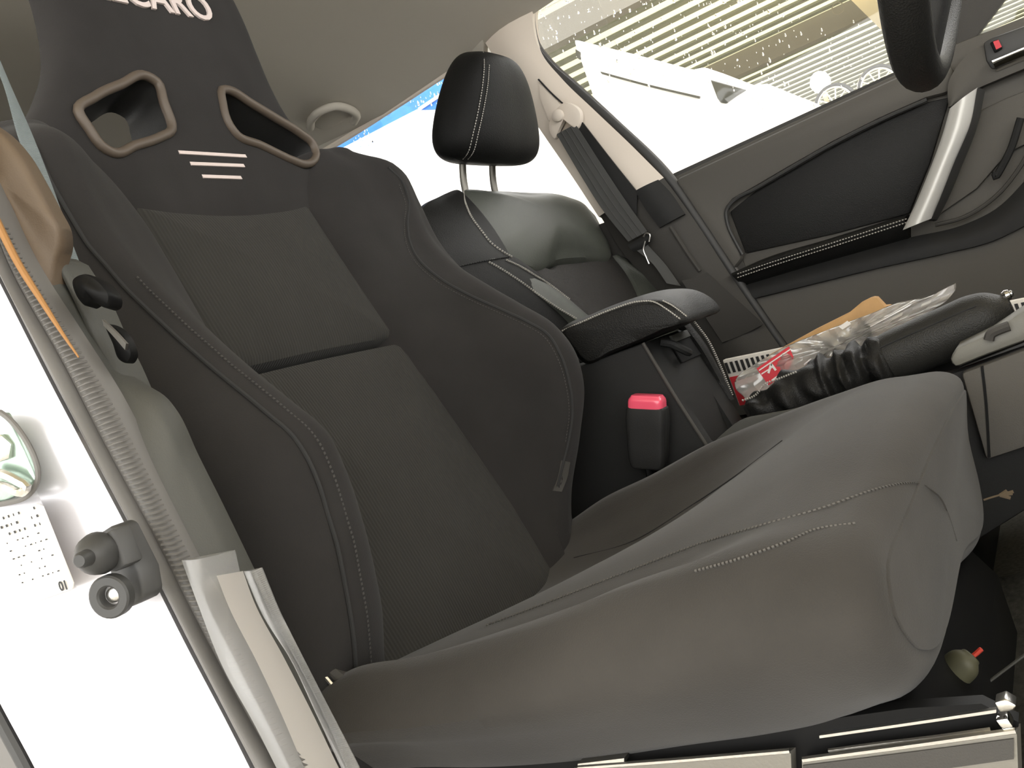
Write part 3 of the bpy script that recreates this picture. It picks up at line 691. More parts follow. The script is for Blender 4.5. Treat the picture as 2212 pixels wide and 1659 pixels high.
# ================================================================== PASSENGER BELT
sb = thing('seat_belt', 'charcoal seat belt hanging on the passenger side pillar', 'seat belt', at(1392, 540, 1.02))
obj('webbing', strip(ats([(1202, 290), (1255, 380), (1305, 458), (1357, 522)], 1.012), ats([(1243, 268), (1300, 357), (1350, 432), (1398, 500)], 1.012), .0014, NY, num=40), WEB, sb)
for t in (.25, .5, .75):
    a = np.array(ats([(1202, 290), (1255, 380), (1305, 458), (1357, 522)], 1.0112)); b = np.array(ats([(1243, 268), (1300, 357), (1350, 432), (1398, 500)], 1.0112))
    obj('webbing_rib', tube(a*(1-t)+b*t, .0009, 6, num=30), WEB, sb)
obj('webbing_tail', strip(ats([(1374, 540), (1410, 570), (1440, 612)], 1.01), ats([(1398, 528), (1440, 575), (1470, 618)], 1.02), .0014, NY, num=12), WEB, sb)
gd = obj('belt_guide', pillow(ats([(1186, 262), (1200, 236), (1216, 222), (1238, 226), (1252, 240), (1253, 262), (1244, 278), (1236, 274), (1240, 258), (1228, 250), (1208, 276), (1196, 300), (1188, 290)], 1.012), NY, .014, .003, .004, 80, 5), BEIGE, sb)
obj('guide_bolt', lathe(at(1206, 250, 1.008), NY, ((0, .012), (.006, .011), (.009, .006)), 20), BEIGE, gd)
tn = obj('tongue', strip(ats([(1356, 528), (1380, 515), (1402, 502)], 1.008), ats([(1368, 544), (1386, 536), (1404, 522)], 1.008), .008, NY, bulge=.004, num=14), PLASTIC, sb)
obj('tongue_plate', tube(ats([(1394, 520), (1390, 540), (1396, 556), (1402, 570)], 1.006), .0018, 8, num=16), STEEL, tn)
obj('tongue_loop', tube(ats([(1390, 512), (1396, 504), (1403, 506), (1402, 522)], 1.004), .0018, 8, num=16), STEEL, tn)

# ================================================================== CENTRE CONSOLE
con = thing('centre_console', 'black plastic centre console with padded armrest lid', 'console', (.20, .37, .12))
YC = .29
body = obj('console_body', prism(ats([(1120, 830), (1250, 792), (1388, 741), (1455, 850), (1528, 966), (1640, 930), (1800, 880), (1950, 835), (2075, 800), (2260, 735), (2300, 1050), (1900, 1300), (1300, 1420), (1100, 1150)], YC), (0, .165, 0)), CONS, con, bevel=.004)
obj('edge_trim', tube(ats([(1389, 741), (1455, 851), (1528, 965)], YC-.001), .0022, 8, num=20), PLASTIC2, con)
# pocket and hook on the console's front face
e1, e2 = at(1389, 741, YC), at(1528, 966, YC)
def ff(t, y, out=0.):   # front face: t from lid down, y across
    n = np.cross(e2-e1, V(0, 1, 0)); n /= np.linalg.norm(n); n = n if n[0] > 0 else -n
    return e1 + (e2-e1)*t + V(0, y, 0) + n*out
obj('pocket_lip', join(prism([ff(.02, .085, .001), ff(.02, .150, .001), ff(.09, .150, .001), ff(.09, .085, .001)], (.004, 0, 0))), TRIMG, con, bevel=.001)
obj('pocket', prism([ff(.09, .075, .001), ff(.09, .155, .001), ff(.28, .155, .001), ff(.28, .075, .001)], (.0015, 0, 0)), FRAME, con)
obj('bag_hook', tube([ff(.05, .048, .002), ff(.10, .05, .010), ff(.18, .056, .016), ff(.235, .066, .018), ff(.235, .080, .014)], .005, 8, num=20), PLASTIC, con)
obj('stitching', stitch_row([ff(-.02, .168, .012), ff(.2, .170, .014), ff(.45, .170, .010), ff(.75, .168, .003)], 40, nrm=(1, -.4, 0)), THREAD, con, kind='stuff')
obj('far_padding', strip([ff(-.02, .150, .004), ff(.2, .154, .006), ff(.45, .158, .004), ff(.78, .160, .0)], [ff(-.02, .172, .004), ff(.2, .174, .006), ff(.45, .172, .004), ff(.78, .168, .0)], .01, (1, -.2, 0), bulge=.005, num=20), LEATHER, con)
# armrest lid: side outline lofted across the width
side = [(1205, 718), (1250, 696), (1320, 668), (1390, 650), (1434, 653), (1474, 674), (1486, 692), (1444, 711), (1390, 736), (1320, 764), (1258, 788), (1228, 756)]
S3 = np.array(ats(side, .285)); cS = S3.mean(0)
rows = []
for y, k in ((.285, .90), (.289, .97), (.300, 1.0), (.36, 1.01), (.42, .99), (.436, .93)):
    rows.append([cS*V(1, 0, 1) + (p - cS)*V(k, 0, k) + V(0, y, 0) + V(0, 0, .006*math.sin(math.pi*(y-.28)/.17)*(1 if p[2] > cS[2] else 0)) for p in S3])
lid = obj('armrest_lid', loft(rows, 80, 30, .004), LEATHER, con)
me_ = lid.data; bvh = BVHTree.FromPolygons([v.co + Vector(BASE[lid.name]) for v in me_.vertices], [p.vertices[:] for p in me_.polygons])
def cast(pts, lift=.0006):
    L = []
    for p in pts:
        h = bvh.ray_cast(Vector(CAM), Vector(ray(*p)))
        if h[0] is not None: L.append(np.array(h[0]) - ray(*p)*lift)
    return L
for pts, n in (([(1214, 716), (1262, 694), (1325, 668), (1380, 652), (1410, 652), (1440, 668), (1470, 690)], 56), ([(1432, 650), (1452, 660), (1484, 684)], 14)):
    L = cast(pts)
    if len(L) > 2: obj('stitching', stitch_row(L, n, nrm=(0, -.8, .6), w=.0007), THREAD, lid, kind='stuff')
# forward part of the console beside the lever
obj('brake_surround', pillow(ats([(1532, 964), (1560, 935), (1600, 905), (1650, 893), (1800, 862), (1900, 838), (1890, 850), (1780, 885), (1640, 930)], .288), (0, -.5, 1), .012, .003, .003, 60, 4), TRIMG, con)
tr = obj('front_tray', prism(ats([(2050, 776), (2066, 752), (2140, 716), (2212, 668), (2300, 610), (2300, 700), (2212, 738), (2120, 772), (2062, 796)], .272), (0, .06, 0)), TRIMG2, con, bevel=.008)
obj('tray_latch', tube(ats([(2136, 735), (2140, 722), (2158, 712), (2180, 704)], .268), .005, 8, num=14), PLASTIC2, tr)
fp = obj('front_side_panel', prism(ats([(2076, 806), (2120, 790), (2212, 755), (2300, 720), (2330, 930), (2212, 968), (2130, 995)], .274), (0, .03, 0)), DOORP, con, bevel=.004)
obj('panel_joint', strip(ats([(2118, 792), (2126, 860), (2134, 990)], .2725), ats([(2124, 790), (2132, 858), (2140, 988)], .2725), .003, NY, num=12), FRAME, fp)

# ------------------------------------------------------------------ parking brake lever
pb = thing('parking_brake', 'black leather parking brake lever with wrinkled boot', 'brake lever', at(1660, 905, .36))
g0, g1 = at(1900, 782, .36), at(2168, 668, .36)
gax = (g1-g0)
rows = []
for t, r in ((0, .0235), (.08, .026), (.3, .027), (.6, .0275), (.82, .027), (.93, .023), (1.0, .0165), (1.04, .012)):
    c_ = g0 + gax*t; w = np.cross(gax/np.linalg.norm(gax), V(0, 1, 0)); w = w if w[2] > 0 else -w
    rows.append([c_ + r*(w*math.cos(a)*1.05 + V(0, 1, 0)*math.sin(a)) for a in np.linspace(0, 2*math.pi, 20, endpoint=False)])
gp = obj('grip', loft(rows, 40, 40, .003), GRIPM, pb)
ga = gax/np.linalg.norm(gax); gw = np.cross(ga, V(0, 1, 0)); gw = gw if gw[2] > 0 else -gw
obj('grip_seam', tube([g0 + gax*t + gw*.0155*k - V(0, .0222*k, 0) for t, k in ((.02, .99), (.2, 1.03), (.45, 1.04), (.7, 1.05), (.85, 1.03))], .0009, 6, num=40), SEAM, gp)
obj('button_ring', lathe(g1 + gax*.035 + gw*.012, ga, ((0, .005), (.003, .0065), (.007, .0055), (.008, .004)), 18), CHROME, pb)
obj('release_button', lathe(g1 + gax*.06 + gw*.012, ga, ((0, .0035), (.006, .0035), (.007, .002)), 16), STEEL, pb)
# boot: wrinkled leather sleeve
rows = []
b0, b1 = at(1622, 888, .36), at(1915, 776, .36); bx = b1-b0; bw = np.cross(bx/np.linalg.norm(bx), V(0, 1, 0)); bw = bw if bw[2] > 0 else -bw
for i, t in enumerate(np.linspace(0, 1, 26)):
    r = .012 + .016*min(1, t*3) + .003*math.sin(t*26) + (.004*math.sin(t*55) if t > .5 else 0)
    rows.append([b0 + bx*t + bw*(r*math.cos(a)*1.0 + .002*math.sin(5*a+t*23)) + V(0, 1, 0)*(r*1.15*math.sin(a) + .0025*math.sin(3*a+t*31)) for a in np.linspace(0, 2*math.pi, 24, endpoint=False)])
bt = obj('boot', loft(rows, 60, 110, .004), LEATHER, pb)
obj('boot_collar', lathe(g0 - ga*.006, ga, ((0, .024), (.002, .028), (.010, .029), (.016, .027)), 28), LEATHER, pb)
obj('stitching', stitch_row([b0 + bx*t + bw*(.024 if t > .15 else .016) - V(0, .016, 0) for t in (0, .1, .2, .32, .44)], 26, nrm=(0, -1, .8)), THREAD, bt, kind='stuff')

# lever well in the console
boolean(body, [box((b0+g1)/2 + bw*.03, (g1-b0)/2 + ga*.05, V(0, .046, 0), bw*.075)])
# ------------------------------------------------------------------ driver's buckle
bu = thing('belt_buckle', 'black seat belt buckle with bright red release button', 'belt buckle', at(1410, 1035, .262))
T0 = np.array(ats([(1356, 893), (1364, 868), (1440, 872), (1438, 900), (1400, 903)], .262))
u_ = at(1400, 1000, .262) - at(1398, 890, .262); u_ /= np.linalg.norm(u_)
tc_ = at(1399, 890, .265); rx = at(1440, 890, .265) - at(1358, 886, .265); rx /= np.linalg.norm(rx); yd = V(0, 1, 0)
def bring(c, hx, hy, n=28, e=.3): return [c + rx*hx*se(math.cos(t), e) + yd*hy*se(math.sin(t), e) for t in np.linspace(0, 2*math.pi, n, endpoint=False)]
obj('housing', loft([bring(tc_ + u_*d, hx, hy) for d, hx, hy in ((-.004, .0225, .0135), (.0, .023, .014), (.03, .0222, .0137), (.056, .0205, .0125), (.062, .019, .0115))], 48, 30, .003), PLASTIC, bu)
rb = obj('release_button', loft([bring(tc_ + u_*d + yd*-.001, hx, hy) for d, hx, hy in ((.004, .0195, .0112), (-.008, .0205, .0122), (-.016, .0195, .0115), (-.019, .0175, .0095))], 40, 20, .001), RED, bu)
obj('stalk', tube([tc_ + u_*.062, tc_ + u_*.085 + rx*.004, tc_ + u_*.12 + rx*.006], .010, 12, num=14, flat=.45), FRAME, bu)

# ================================================================== LOOSE THINGS ON THE PASSENGER SEAT
# long printed box
bxA, bxB = at(1560, 778, .60), at(2330, 620, .60); d_ = bxB - bxA; d_[2] *= 1; up_ = V(-.02, 0, 1)
bxx = thing('printed_box', 'flat red and white printed carton with a black ladder border', 'carton', (bxA + bxB)/2 - V(0, 0, .10))
H_ = .070
obj('carton_body', prism([bxA, bxB, bxB - up_*H_, bxA - up_*H_], (0, .014, 0)), WHITEP, bxx, bevel=.002)
obj('red_face', prism([bxA + d_*.004 - up_*.026 + NY*.0012, bxB - d_*.004 - up_*.026 + NY*.0012, bxB - d_*.004 - up_*H_*.98 + NY*.0012, bxA + d_*.004 - up_*H_*.98 + NY*.0012], (0, .0012, 0)), REDP, bxx)
nb_ = 60
for k in range(nb_):
    p = bxA + d_*((k+.5)/nb_) - up_*.0125 + NY*.001
    obj('ladder_bar', box(p, d_/nb_*.26, V(0, .0008, 0), up_*.0078), BLACKP, bxx)
obj('white_chevron', prism([q + NY*.0026 for q in ats([(2128, 700), (2150, 680), (2168, 674), (2150, 700), (2166, 693), (2140, 712)], .60)], (0, .0012, 0)), WHITEP, bxx)
o = obj('white_stick', tube(ats([(2121, 688), (2150, 703)], .50), .0026, 8), WHITEP); tag(o, 'short white plastic stick beyond the brake lever button', 'stick')
# brown paper
kp = [(1620, 812), (1640, 790), (1662, 766), (1760, 712), (1848, 668), (1862, 652), (1882, 642), (1893, 642), (1912, 662), (1924, 658), (1922, 668), (1908, 684), (1800, 735), (1700, 785), (1650, 822)]
rows_ = pillow(ats(kp, .545), NY, .018, .006, .003, 90, 6, smooth=False)
o = obj('paper_packet', rows_, KRAFT, angle=25); tag(o, 'folded brown kraft paper packet behind the clear bag', 'paper packet')
# clear bag with its contents
bag = thing('plastic_bag', 'crumpled clear plastic bag with red label lying beyond brake lever', 'plastic bag', at(1700, 850, .50))
bo = [(1586, 826), (1600, 805), (1640, 780), (1690, 752), (1780, 716), (1860, 686), (1905, 668), (1935, 656), (1990, 646), (2030, 632), (2062, 613), (2064, 626), (2048, 648), (1985, 690), (1935, 716), (1900, 750), (1850, 775), (1760, 808), (1680, 840), (1612, 872), (1592, 850)]
v, f = pillow(ats(bo, .485), NY, .020, .010, .004, 140, 12, smooth=False)
v = [np.array(p) for p in v]
for i, p in enumerate(v):
    k = .0035*(math.sin(p[0]*95 + p[2]*60) + math.sin(p[0]*190 - p[2]*140 + 1.3) + .7*math.sin(p[0]*330 + p[2]*280))
    v[i] = p + V(0, k, 0)
obj('bag_film', (v, f), BAGM, bag, angle=28)
obj('grey_foam_piece', pillow(ats([(1748, 774), (1760, 752), (1830, 722), (1876, 702), (1884, 716), (1870, 736), (1800, 765)], .498), NY, .012, .003, .003, 60, 4), GREYF, bag)
lb = obj('red_label', prism(ats([(1634, 796), (1704, 748), (1714, 772), (1700, 806), (1660, 832)], .4765), (0, .0012, 0)), REDP, bag)
for a, b in (((1640, 800), (1708, 754)), ((1645, 808), (1670, 792))):
    p, q = at(*a, .4755), at(*b, .4755); obj('label_line', box((p+q)/2, (q-p)/2, V(0, .0005, 0), V(0, 0, .0008)), WHITEP, lb)
for a, b in (((1660, 806), (1666, 786)), ((1666, 786), (1676, 800)), ((1668, 822), (1690, 806))):
    p, q = at(*a, .4752), at(*b, .4752); w = np.cross(q-p, V(0, 1, 0)); w = w/np.linalg.norm(w)*.0014; obj('label_glyph', box((p+q)/2, (q-p)/2, V(0, .0005, 0), w), WHITEP, lb)
obj('white_sticker', prism(ats([(1812, 706), (1830, 693), (1838, 700), (1820, 712)], .4745), (0, .001, 0)), WHITEP, bag)

# ================================================================== STEERING WHEEL (edge-on, top right)
sw = thing('steering_wheel', 'black leather steering wheel rim seen edge-on at top right', 'steering wheel', (.562, Y0, .565))
ta = R_(20); wu = V(math.sin(ta), 0, math.cos(ta)); wn = V(-math.cos(ta), 0, math.sin(ta)); WC = V(.558, Y0, .588) + wu*.185
obj('rim', tube([WC + .185*(V(0, 1, 0)*math.sin(t) - wu*math.cos(t)) for t in np.linspace(0, 2*math.pi, 72, endpoint=False)], .0155, 20, closed=True), LEATHER, sw)
obj('hub', loft([[WC + wn*o + r*(V(0, 1, 0)*math.sin(t)*1.15 + wu*math.cos(t)) for t in np.linspace(0, 2*math.pi, 24, endpoint=False)] for o, r in ((-.09, .05), (-.05, .065), (-.015, .07), (.005, .06), (.010, .04))], 48, 20, .003), PLASTIC, sw)
for a in (0, 100, 260):
    t = R_(a + 0); q = V(0, 1, 0)*math.sin(t) - wu*math.cos(t)
    obj('spoke', loft([[WC + q*r + V(0, 1, 0)*math.cos(t)*sx*w + wu*math.sin(t)*sx*w + wn*(-.03*(1-r/.185) + o) for sx, o in ((-1, -.006), (-1, .006), (1, .006), (1, -.006))] for r, w in ((.05, .03), (.11, .018), (.18, .016))], 16, 10), PLASTIC, sw)
obj('column', tube([WC - wn*.06, WC - wn*.30], .05, 20), PLASTIC, sw)
# dashboard ahead of the picture closes the cabin front
o = obj('dashboard', prism([(.98, -.42, .30), (.98, -.42, .60), (1.06, -.42, .68), (1.45, -.42, .70), (1.45, -.42, .02), (1.20, -.42, .02)], (0, 1.5, 0)), PLASTIC, bevel=.02)
o['kind'] = 'structure'; tag(o, 'dark dashboard ahead of the front seats', 'dashboard')

# ================================================================== NEAR DOOR OPENING (left of the picture)
BP = thing('door_pillar', 'silver white painted pillar of the open driver doorway', 'car pillar', at(540, 1700, -.46)); BP['kind'] = 'structure'
L1 = [(-170, 280), (-80, 455), (0, 612), (100, 810), (200, 1000), (300, 1190), (400, 1390), (500, 1580), (560, 1700), (640, 1860)]
Lm = [(-290, 330), (-200, 520), (-110, 700), (0, 905), (95, 1095), (170, 1280), (250, 1450), (340, 1640), (400, 1760), (460, 1890)]
L0 = [(-560, 330), (-480, 560), (-390, 740), (-300, 900), (-200, 1100), (-110, 1290), (-10, 1500), (75, 1659), (130, 1770), (190, 1900)]
obj('painted_flange', strip(ats(Lm, -.462), ats(L1, -.447), .02, (.5, -1, 0), bulge=.004, num=60), PAINT, BP)
obj('painted_face', strip(ats(L0, -.50), ats(Lm, -.462), .02, (.5, -1, 0), bulge=-.003, num=60), PAINT, BP)
Lx = [(p[0]-16, p[1]+6) for p in L0]; Ly = [(p[0]-110, p[1]+40) for p in L0]
obj('rear_door_seal', tube(ats(Lx, -.50), .004, 8, num=60), RUBBER, BP)
obj('rear_door_edge', strip(ats(Ly, -.49), ats(Lx, -.49), .02, (.5, -1, 0), num=40), RUBG, BP)
# latch striker
st = obj('striker_plate', prism(ats([(-60, 905), (5, 893), (22, 925), (74, 1040), (66, 1056), (10, 1084), (-60, 1090)], -.4775), (.002, .004, 0)), ZINC, BP, bevel=.0015)
obj('striker_rim', tube(ats([(0, 890), (14, 900), (80, 1042), (70, 1060), (5, 1088), (-30, 1092)], -.478), .0016, 8, num=40), RUBG, st)
obj('striker_loop', tube(ats([(-30, 1020), (0, 1022), (40, 1040), (58, 1052), (50, 1062), (10, 1050), (-30, 1044)], -.484), .0026, 8, num=30), STEEL, st)
obj('striker_bolt', lathe(at(5, 968, -.4785), (.4, -1, 0), ((0, .008), (.004, .008), (.005, .006)), 6), STEEL, st)
# data sticker
ck = obj('data_sticker', prism(ats([(-60, 1118), (0, 1104), (78, 1088), (92, 1094), (158, 1260), (156, 1272), (60, 1306), (-40, 1330)], -.4765), (.0002, .0006, 0)), WHITEP, BP, label='white printed data sticker')
cr_, cu_ = at(120, 1260, -.477)-at(20, 1288, -.477), at(60, 1120, -.477)-at(100, 1240, -.477)
text('01', .0075, at(137, 1266, -.4775), cr_, cu_, BLACKP, ck, 'sticker_number', extrude=.0001, bold=.0002)
mk = []
rr = random.Random(3)
for k in range(9):
    for j in range(8):
        if rr.random() < .45: continue
        px, py = -5 + j*11 + k*6.5, 1123 + k*17 - j*3.6
        w_ = rr.choice((2, 3, 4)); p, q = at(px, py, -.4774), at(px+w_, py-w_*.3, -.4774)
        mk.append(box((p+q)/2, (q-p)/2, V(0, .0001, 0), V(0, 0, .0004 if k > 2 else .0008)))
obj('sticker_print', join(*mk), BLACKP, ck, kind='stuff')
# rubber door stop
rs = thing('door_stop', 'black rubber door stop with stud and screw eye on the pillar', 'door stop', at(265, 1322, -.47))
obj('stop_base', prism(ats([(204, 1158), (238, 1136), (252, 1140), (300, 1236), (309, 1288), (300, 1302), (262, 1320), (232, 1308), (214, 1268), (240, 1250), (224, 1200)], -.474), (.004, .012, 0)), RUBBER, rs, bevel=.002)
obj('stop_plate', prism(ats([(206, 1164), (238, 1143), (272, 1222), (238, 1240), (224, 1206)], -.482), (.004, .010, 0)), RUBBER, rs, bevel=.002)
ax_ = at(185, 1205, -.50) - at(222, 1190, -.482)
obj('stud', lathe(at(220, 1192, -.482), ax_, ((0, .0105), (.004, .0115), (.010, .0105), (.016, .0065), (.017, .0045), (.024, .0042), (.026, .003)), 24), RUBBER, rs)
ey = at(248, 1284, -.484); ea = V(.35, -1, .0); ea /= np.linalg.norm(ea)
G = [(0, .0055), (.006, .0055), (.007, .0065), (.007, .0105), (.006, .0115), (0, .0115)]
vv, ff_ = lathe(ey, ea, G, 28); ff_ = ff_[:-2]
obj('screw_eye', (vv, ff_), RUBBER, rs)
obj('screw', lathe(ey, ea, ((-.001, .005), (.002, .004), (.003, .002)), 16), STEEL, rs)
# weatherstrip: smooth outer lip, dark groove, ribbed bulb
ws = thing('weatherstrip', 'ribbed grey rubber weatherstrip around the driver doorway', 'door seal', at(600, 1700, -.44)); ws['kind'] = 'structure'
A1 = [(-160, 290), (-70, 455), (2, 600), (104, 800), (204, 990), (304, 1180), (404, 1378), (504, 1570), (566, 1690), (640, 1850)]
A2 = [(-140, 250), (-50, 415), (12, 572), (128, 782), (222, 965), (322, 1150), (418, 1340), (524, 1540), (594, 1662), (690, 1850)]
A3 = [(-105, 250), (-20, 405), (52, 556), (150, 712), (238, 850), (335, 1040), (432, 1232), (520, 1400), (655, 1659), (750, 1850)]
obj('outer_lip', strip(ats(A1, -.450), ats(A2, -.444), .012, (.4, -1, 0), bulge=.004, num=70), RUBG, ws)
obj('groove', strip(ats(A2, -.4425), ats([(p[0]+7, p[1]+1) for p in A2], -.441), .01, (.4, -1, 0), num=70), FRAME, ws)
A2b = [(p[0]+7, p[1]) for p in A2]
obj('bulb', strip(ats(A2b, -.441), ats(A3, -.428), .014, (.4, -1, 0), bulge=.0045, num=80, m=8), RUBG, ws)
pa, pbb = cr(ats(A2b, -.4445), 150), cr(ats(A3, -.4315), 150); rib = []
for i in range(24, 150):
    m_ = (pa[i]+pbb[i])/2 + V(.0012, -.0038, 0)
    rib.append(tube([pa[i]*.92+pbb[i]*.08, m_, pa[i]*.12+pbb[i]*.88], .0007, 5, num=6))
obj('ribs', join(*rib), RUBG, ws, kind='stuff')
obj('gleam', tube(ats([(-70, 330), (-10, 470), (40, 570), (90, 650), (140, 728), (170, 772)], -.4455), [.0018, .0022, .0022, .0020, .0014, .0005], 8, num=50), REFLO, ws, label='warm reflection painted as orange welt')
# pillar trims
o = struct('trim_8', pillow(ats([(-110, 225, -.405), (-50, 250, -.405), (0, 285, -.405), (38, 330, -.405), (70, 385, -.405), (104, 450, -.405), (125, 494, -.405), (127, 530, -.405), (117, 565, -.407), (102, 632, -.418), (80, 604, -.424), (56, 563, -.425), (10, 482, -.425), (-60, 365, -.425), (-110, 300, -.425)], -.41), (.5, -1, 0), .02, .0, .004, 100, 4), TRIMT, angle=85)
tag(o, 'beige upper trim of the driver side pillar, darkened to warm shade', 'pillar trim')
o = struct('trim_9', strip(ats([(112, 552), (160, 650), (205, 745), (246, 815), (280, 860)], -.398), ats([(140, 566), (190, 646), (226, 726), (262, 798), (284, 848)], -.392), .03, (.4, -1, 0), bulge=.002, num=40), TRIMG)
tag(o, 'dark belt slot panel between the near pillar trims', 'pillar trim')
o = struct('trim_10', strip(ats([(70, 588), (120, 672), (180, 764), (240, 856), (300, 970), (367, 1105), (440, 1250), (530, 1430), (660, 1690), (760, 1880)], -.424), ats([(116, 590), (150, 650), (196, 735), (236, 796), (285, 832), (330, 862), (352, 890), (400, 990), (455, 1100), (525, 1245), (640, 1480)], -.402), .025, (.5, -1, 0), bulge=.001, num=80), TRIMG, angle=85)
tag(o, 'grey green lower trim of the driver side pillar', 'pillar trim')
# driver's belt
db = thing('driver_seat_belt', 'blue grey seat belt hanging beside the bucket seat shoulder', 'seat belt', at(190, 640, -.37))
obj('webbing', strip(ats([(-60, 60), (0, 165), (40, 300), (98, 450), (140, 560), (170, 640)], -.372), ats([(-20, 90), (22, 190), (64, 285), (118, 425), (160, 545), (190, 620)], -.356), .0014, NY, num=40), WEBL, db)
gu = obj('belt_guide', pillow(ats([(152, 602), (168, 590), (190, 592), (222, 618), (234, 640), (232, 655), (218, 662), (196, 650), (176, 658)], -.412), (.3, -1, .2), .014, .004, .004, 60, 5), FRAME, db)
tg = obj('tongue', pillow(ats([(226, 700), (250, 708), (276, 742), (282, 768), (272, 784), (258, 780), (240, 740)], -.404), (.3, -1, .1), .008, .002, .002, 50, 4), FRAME, db)
obj('tongue_plate', strip(ats([(220, 690), (246, 714), (272, 742)], -.410), ats([(224, 704), (246, 728), (270, 756)], -.410), .003, (.3, -1, .1), num=12), STEEL, tg)
# plastic film draped over the sill end of the pillar
pf = thing('plastic_film', 'strip of clear plastic film draped over the near pillar trim', 'plastic film', at(690, 1720, -.42))
FLl = [(392, 1210), (429, 1310), (481, 1441), (549, 1564), (600, 1665), (660, 1790)]
FLm = [(462, 1196), (490, 1300), (548, 1430), (606, 1552), (660, 1665), (720, 1790)]
FRr = [(507, 1188), (530, 1280), (596, 1400), (664, 1530), (730, 1665), (790, 1790)]
FR2 = [(566, 1226), (607, 1326), (642, 1396), (690, 1490), (780, 1665), (840, 1790)]
obj('film_sheet', strip(ats(FLl, -.452), ats(FRr, -.420), .0006, (.4, -1, 0), bulge=.010, num=50, m=10), FILM, pf)
obj('film_fold', strip(ats([(468, 1244), (492, 1306), (556, 1432), (612, 1552), (660, 1665), (720, 1790)], -.462), ats([(524, 1234), (548, 1300), (612, 1420), (676, 1545), (734, 1665), (800, 1790)], -.425), .0006, (.4, -1, 0), bulge=.006, num=50, m=8), FILMW, pf)
obj('film_edge', strip(ats([(526, 1234), (566, 1326), (628, 1426), (684, 1545), (740, 1665), (800, 1790)], -.420), ats(FR2, -.408), .0006, (.4, -1, 0), bulge=.004, num=50), FILM, pf)
q1, q2 = cr(ats([(545, 1238), (588, 1330), (640, 1425), (694, 1530), (752, 1665)], -.418), 110), cr(ats([(564, 1228), (606, 1328), (642, 1398), (690, 1492), (776, 1660)], -.412), 110)
obj('film_crimps', join(*[tube([q1[i], q2[i]], .0005, 5) for i in range(110)]), FILM, pf, kind='stuff')

# ceiling grab handle
onroof = caster(bpy.data.objects['ceiling'], bpy.data.objects['trim_1'])
gb = onroof([(668, 266), (672, 246), (690, 230), (720, 220), (752, 226), (768, 240), (762, 254)], .010)
gh = thing('grab_handle', 'grey folding grab handle on the headliner above rear window', 'grab handle', gb[3])
obj('handle_bar', tube(gb, .0085, 10, num=40), HEADL, gh)
obj('handle_base', pillow(onroof([(672, 262), (690, 240), (720, 230), (752, 234), (756, 246), (738, 264), (704, 280)], .001), (0, -.3, -1), .006, .002, .002, 50, 4), HEADL, gh)

# ================================================================== FLOOR CLUTTER AT THE RIGHT
wc = thing('wire_connector', 'yellow green taped connector with a red wire under the seat', 'connector', at(2060, 1470, -.10))
rows = []
for t, r in ((0, .007), (.12, .011), (.5, .0135), (.85, .012), (1, .008)):
    c_ = at(2034, 1476, -.10)*(1-t) + at(2095, 1420, -.10)*t; rows.append([c_ + (_R*.7 + _U*.3)*0 + (-_R*.6 + _U*.75)*0 + (_U*.6 - _R*-.6)*0 + (_R*.62 + _U*-.62)*r*math.cos(a) + _F*r*math.sin(a) for a in np.linspace(0, 2*math.pi, 10, endpoint=False)])
obj('taped_body', loft(rows, 20, 16, .002), ISO, wc)
obj('red_wire', tube(ats([(2090, 1425), (2105, 1415), (2120, 1402)], -.10), .0018, 6, num=10), REDW, wc)
o = obj('thin_cable', tube(ats([(2085, 1515), (2130, 1478), (2180, 1440), (2240, 1395)], -.05), .0012, 6, num=20), TRIMG); tag(o, 'thin grey cable running forward from the seat rail', 'cable')
o = obj('dry_twig', join(tube(ats([(2125, 1080), (2150, 1072), (2165, 1068)], .20), .0009, 5, num=8), *[tube(ats([(2160, 1070), (2175+dx, 1066+dy)], .20), .0016, 5) for dx, dy in ((0, -6), (12, 0), (8, 10), (14, -4), (-4, 6))]), STRAW); tag(o, 'tiny dry straw twig caught on the dark console side', 'twig')

# ================================================================== OUTSIDE
vn = thing('white_van', 'white van parked beside the passenger window', 'van', (-.6, 3.8, -.40))
def low(p, z): return V(p[0], p[1], z)
tp = ats([(1236, 84), (1370, 117), (1497, 151), (1515, 143), (1560, 158), (1622, 184), (1655, 180), (1700, 205), (1745, 226), (1762, 246)], 3.0)
sidep = tp + [low(tp[-1], .55) + V(.05, 0, 0), low(tp[-1], -.1) + V(.05, 0, 0), low(tp[0], -.1)]
obj('van_body', prism(sidep, (0, 1.7, 0)), VANW, vn, bevel=.03)
obj('quarter_window', prism(ats([(1534, 172), (1612, 194), (1590, 208), (1568, 224), (1556, 222), (1549, 212)], 2.992), (0, .02, 0)), VANG, vn, bevel=.004)
obj('drip_rail', strip(ats([(1296, 154), (1400, 182), (1512, 208)], 2.99), ats([(1300, 160), (1400, 187), (1510, 213)], 2.99), .02, NY, num=10), VANG, vn)
obj('lamp_mark', prism(ats([(1243, 106), (1252, 112), (1250, 128), (1244, 120)], 2.99), (0, .02, 0)), VANG, vn)
for x in (-.55, .0):
    w_ = obj('van_wheel', lathe((x-.1, 2.99, -.11), (0, 1, 0), ((0, .20), (.01, .28), (.16, .28), (.17, .2)), 28), RUBBER, vn)
tk = thing('covered_truck', 'white truck with a bright blue cover behind rear door window', 'truck', (-2.3, 4.0, -.40))
t0 = at(900, 233, 3.5)
obj('cargo_box', box((-2.55, 4.1, (t0[2]-.25)/2), (1.10, 0, 0), (0, .6, 0), (0, 0, (t0[2]-.15)/2 + .20)), VANW, tk, bevel=.02)
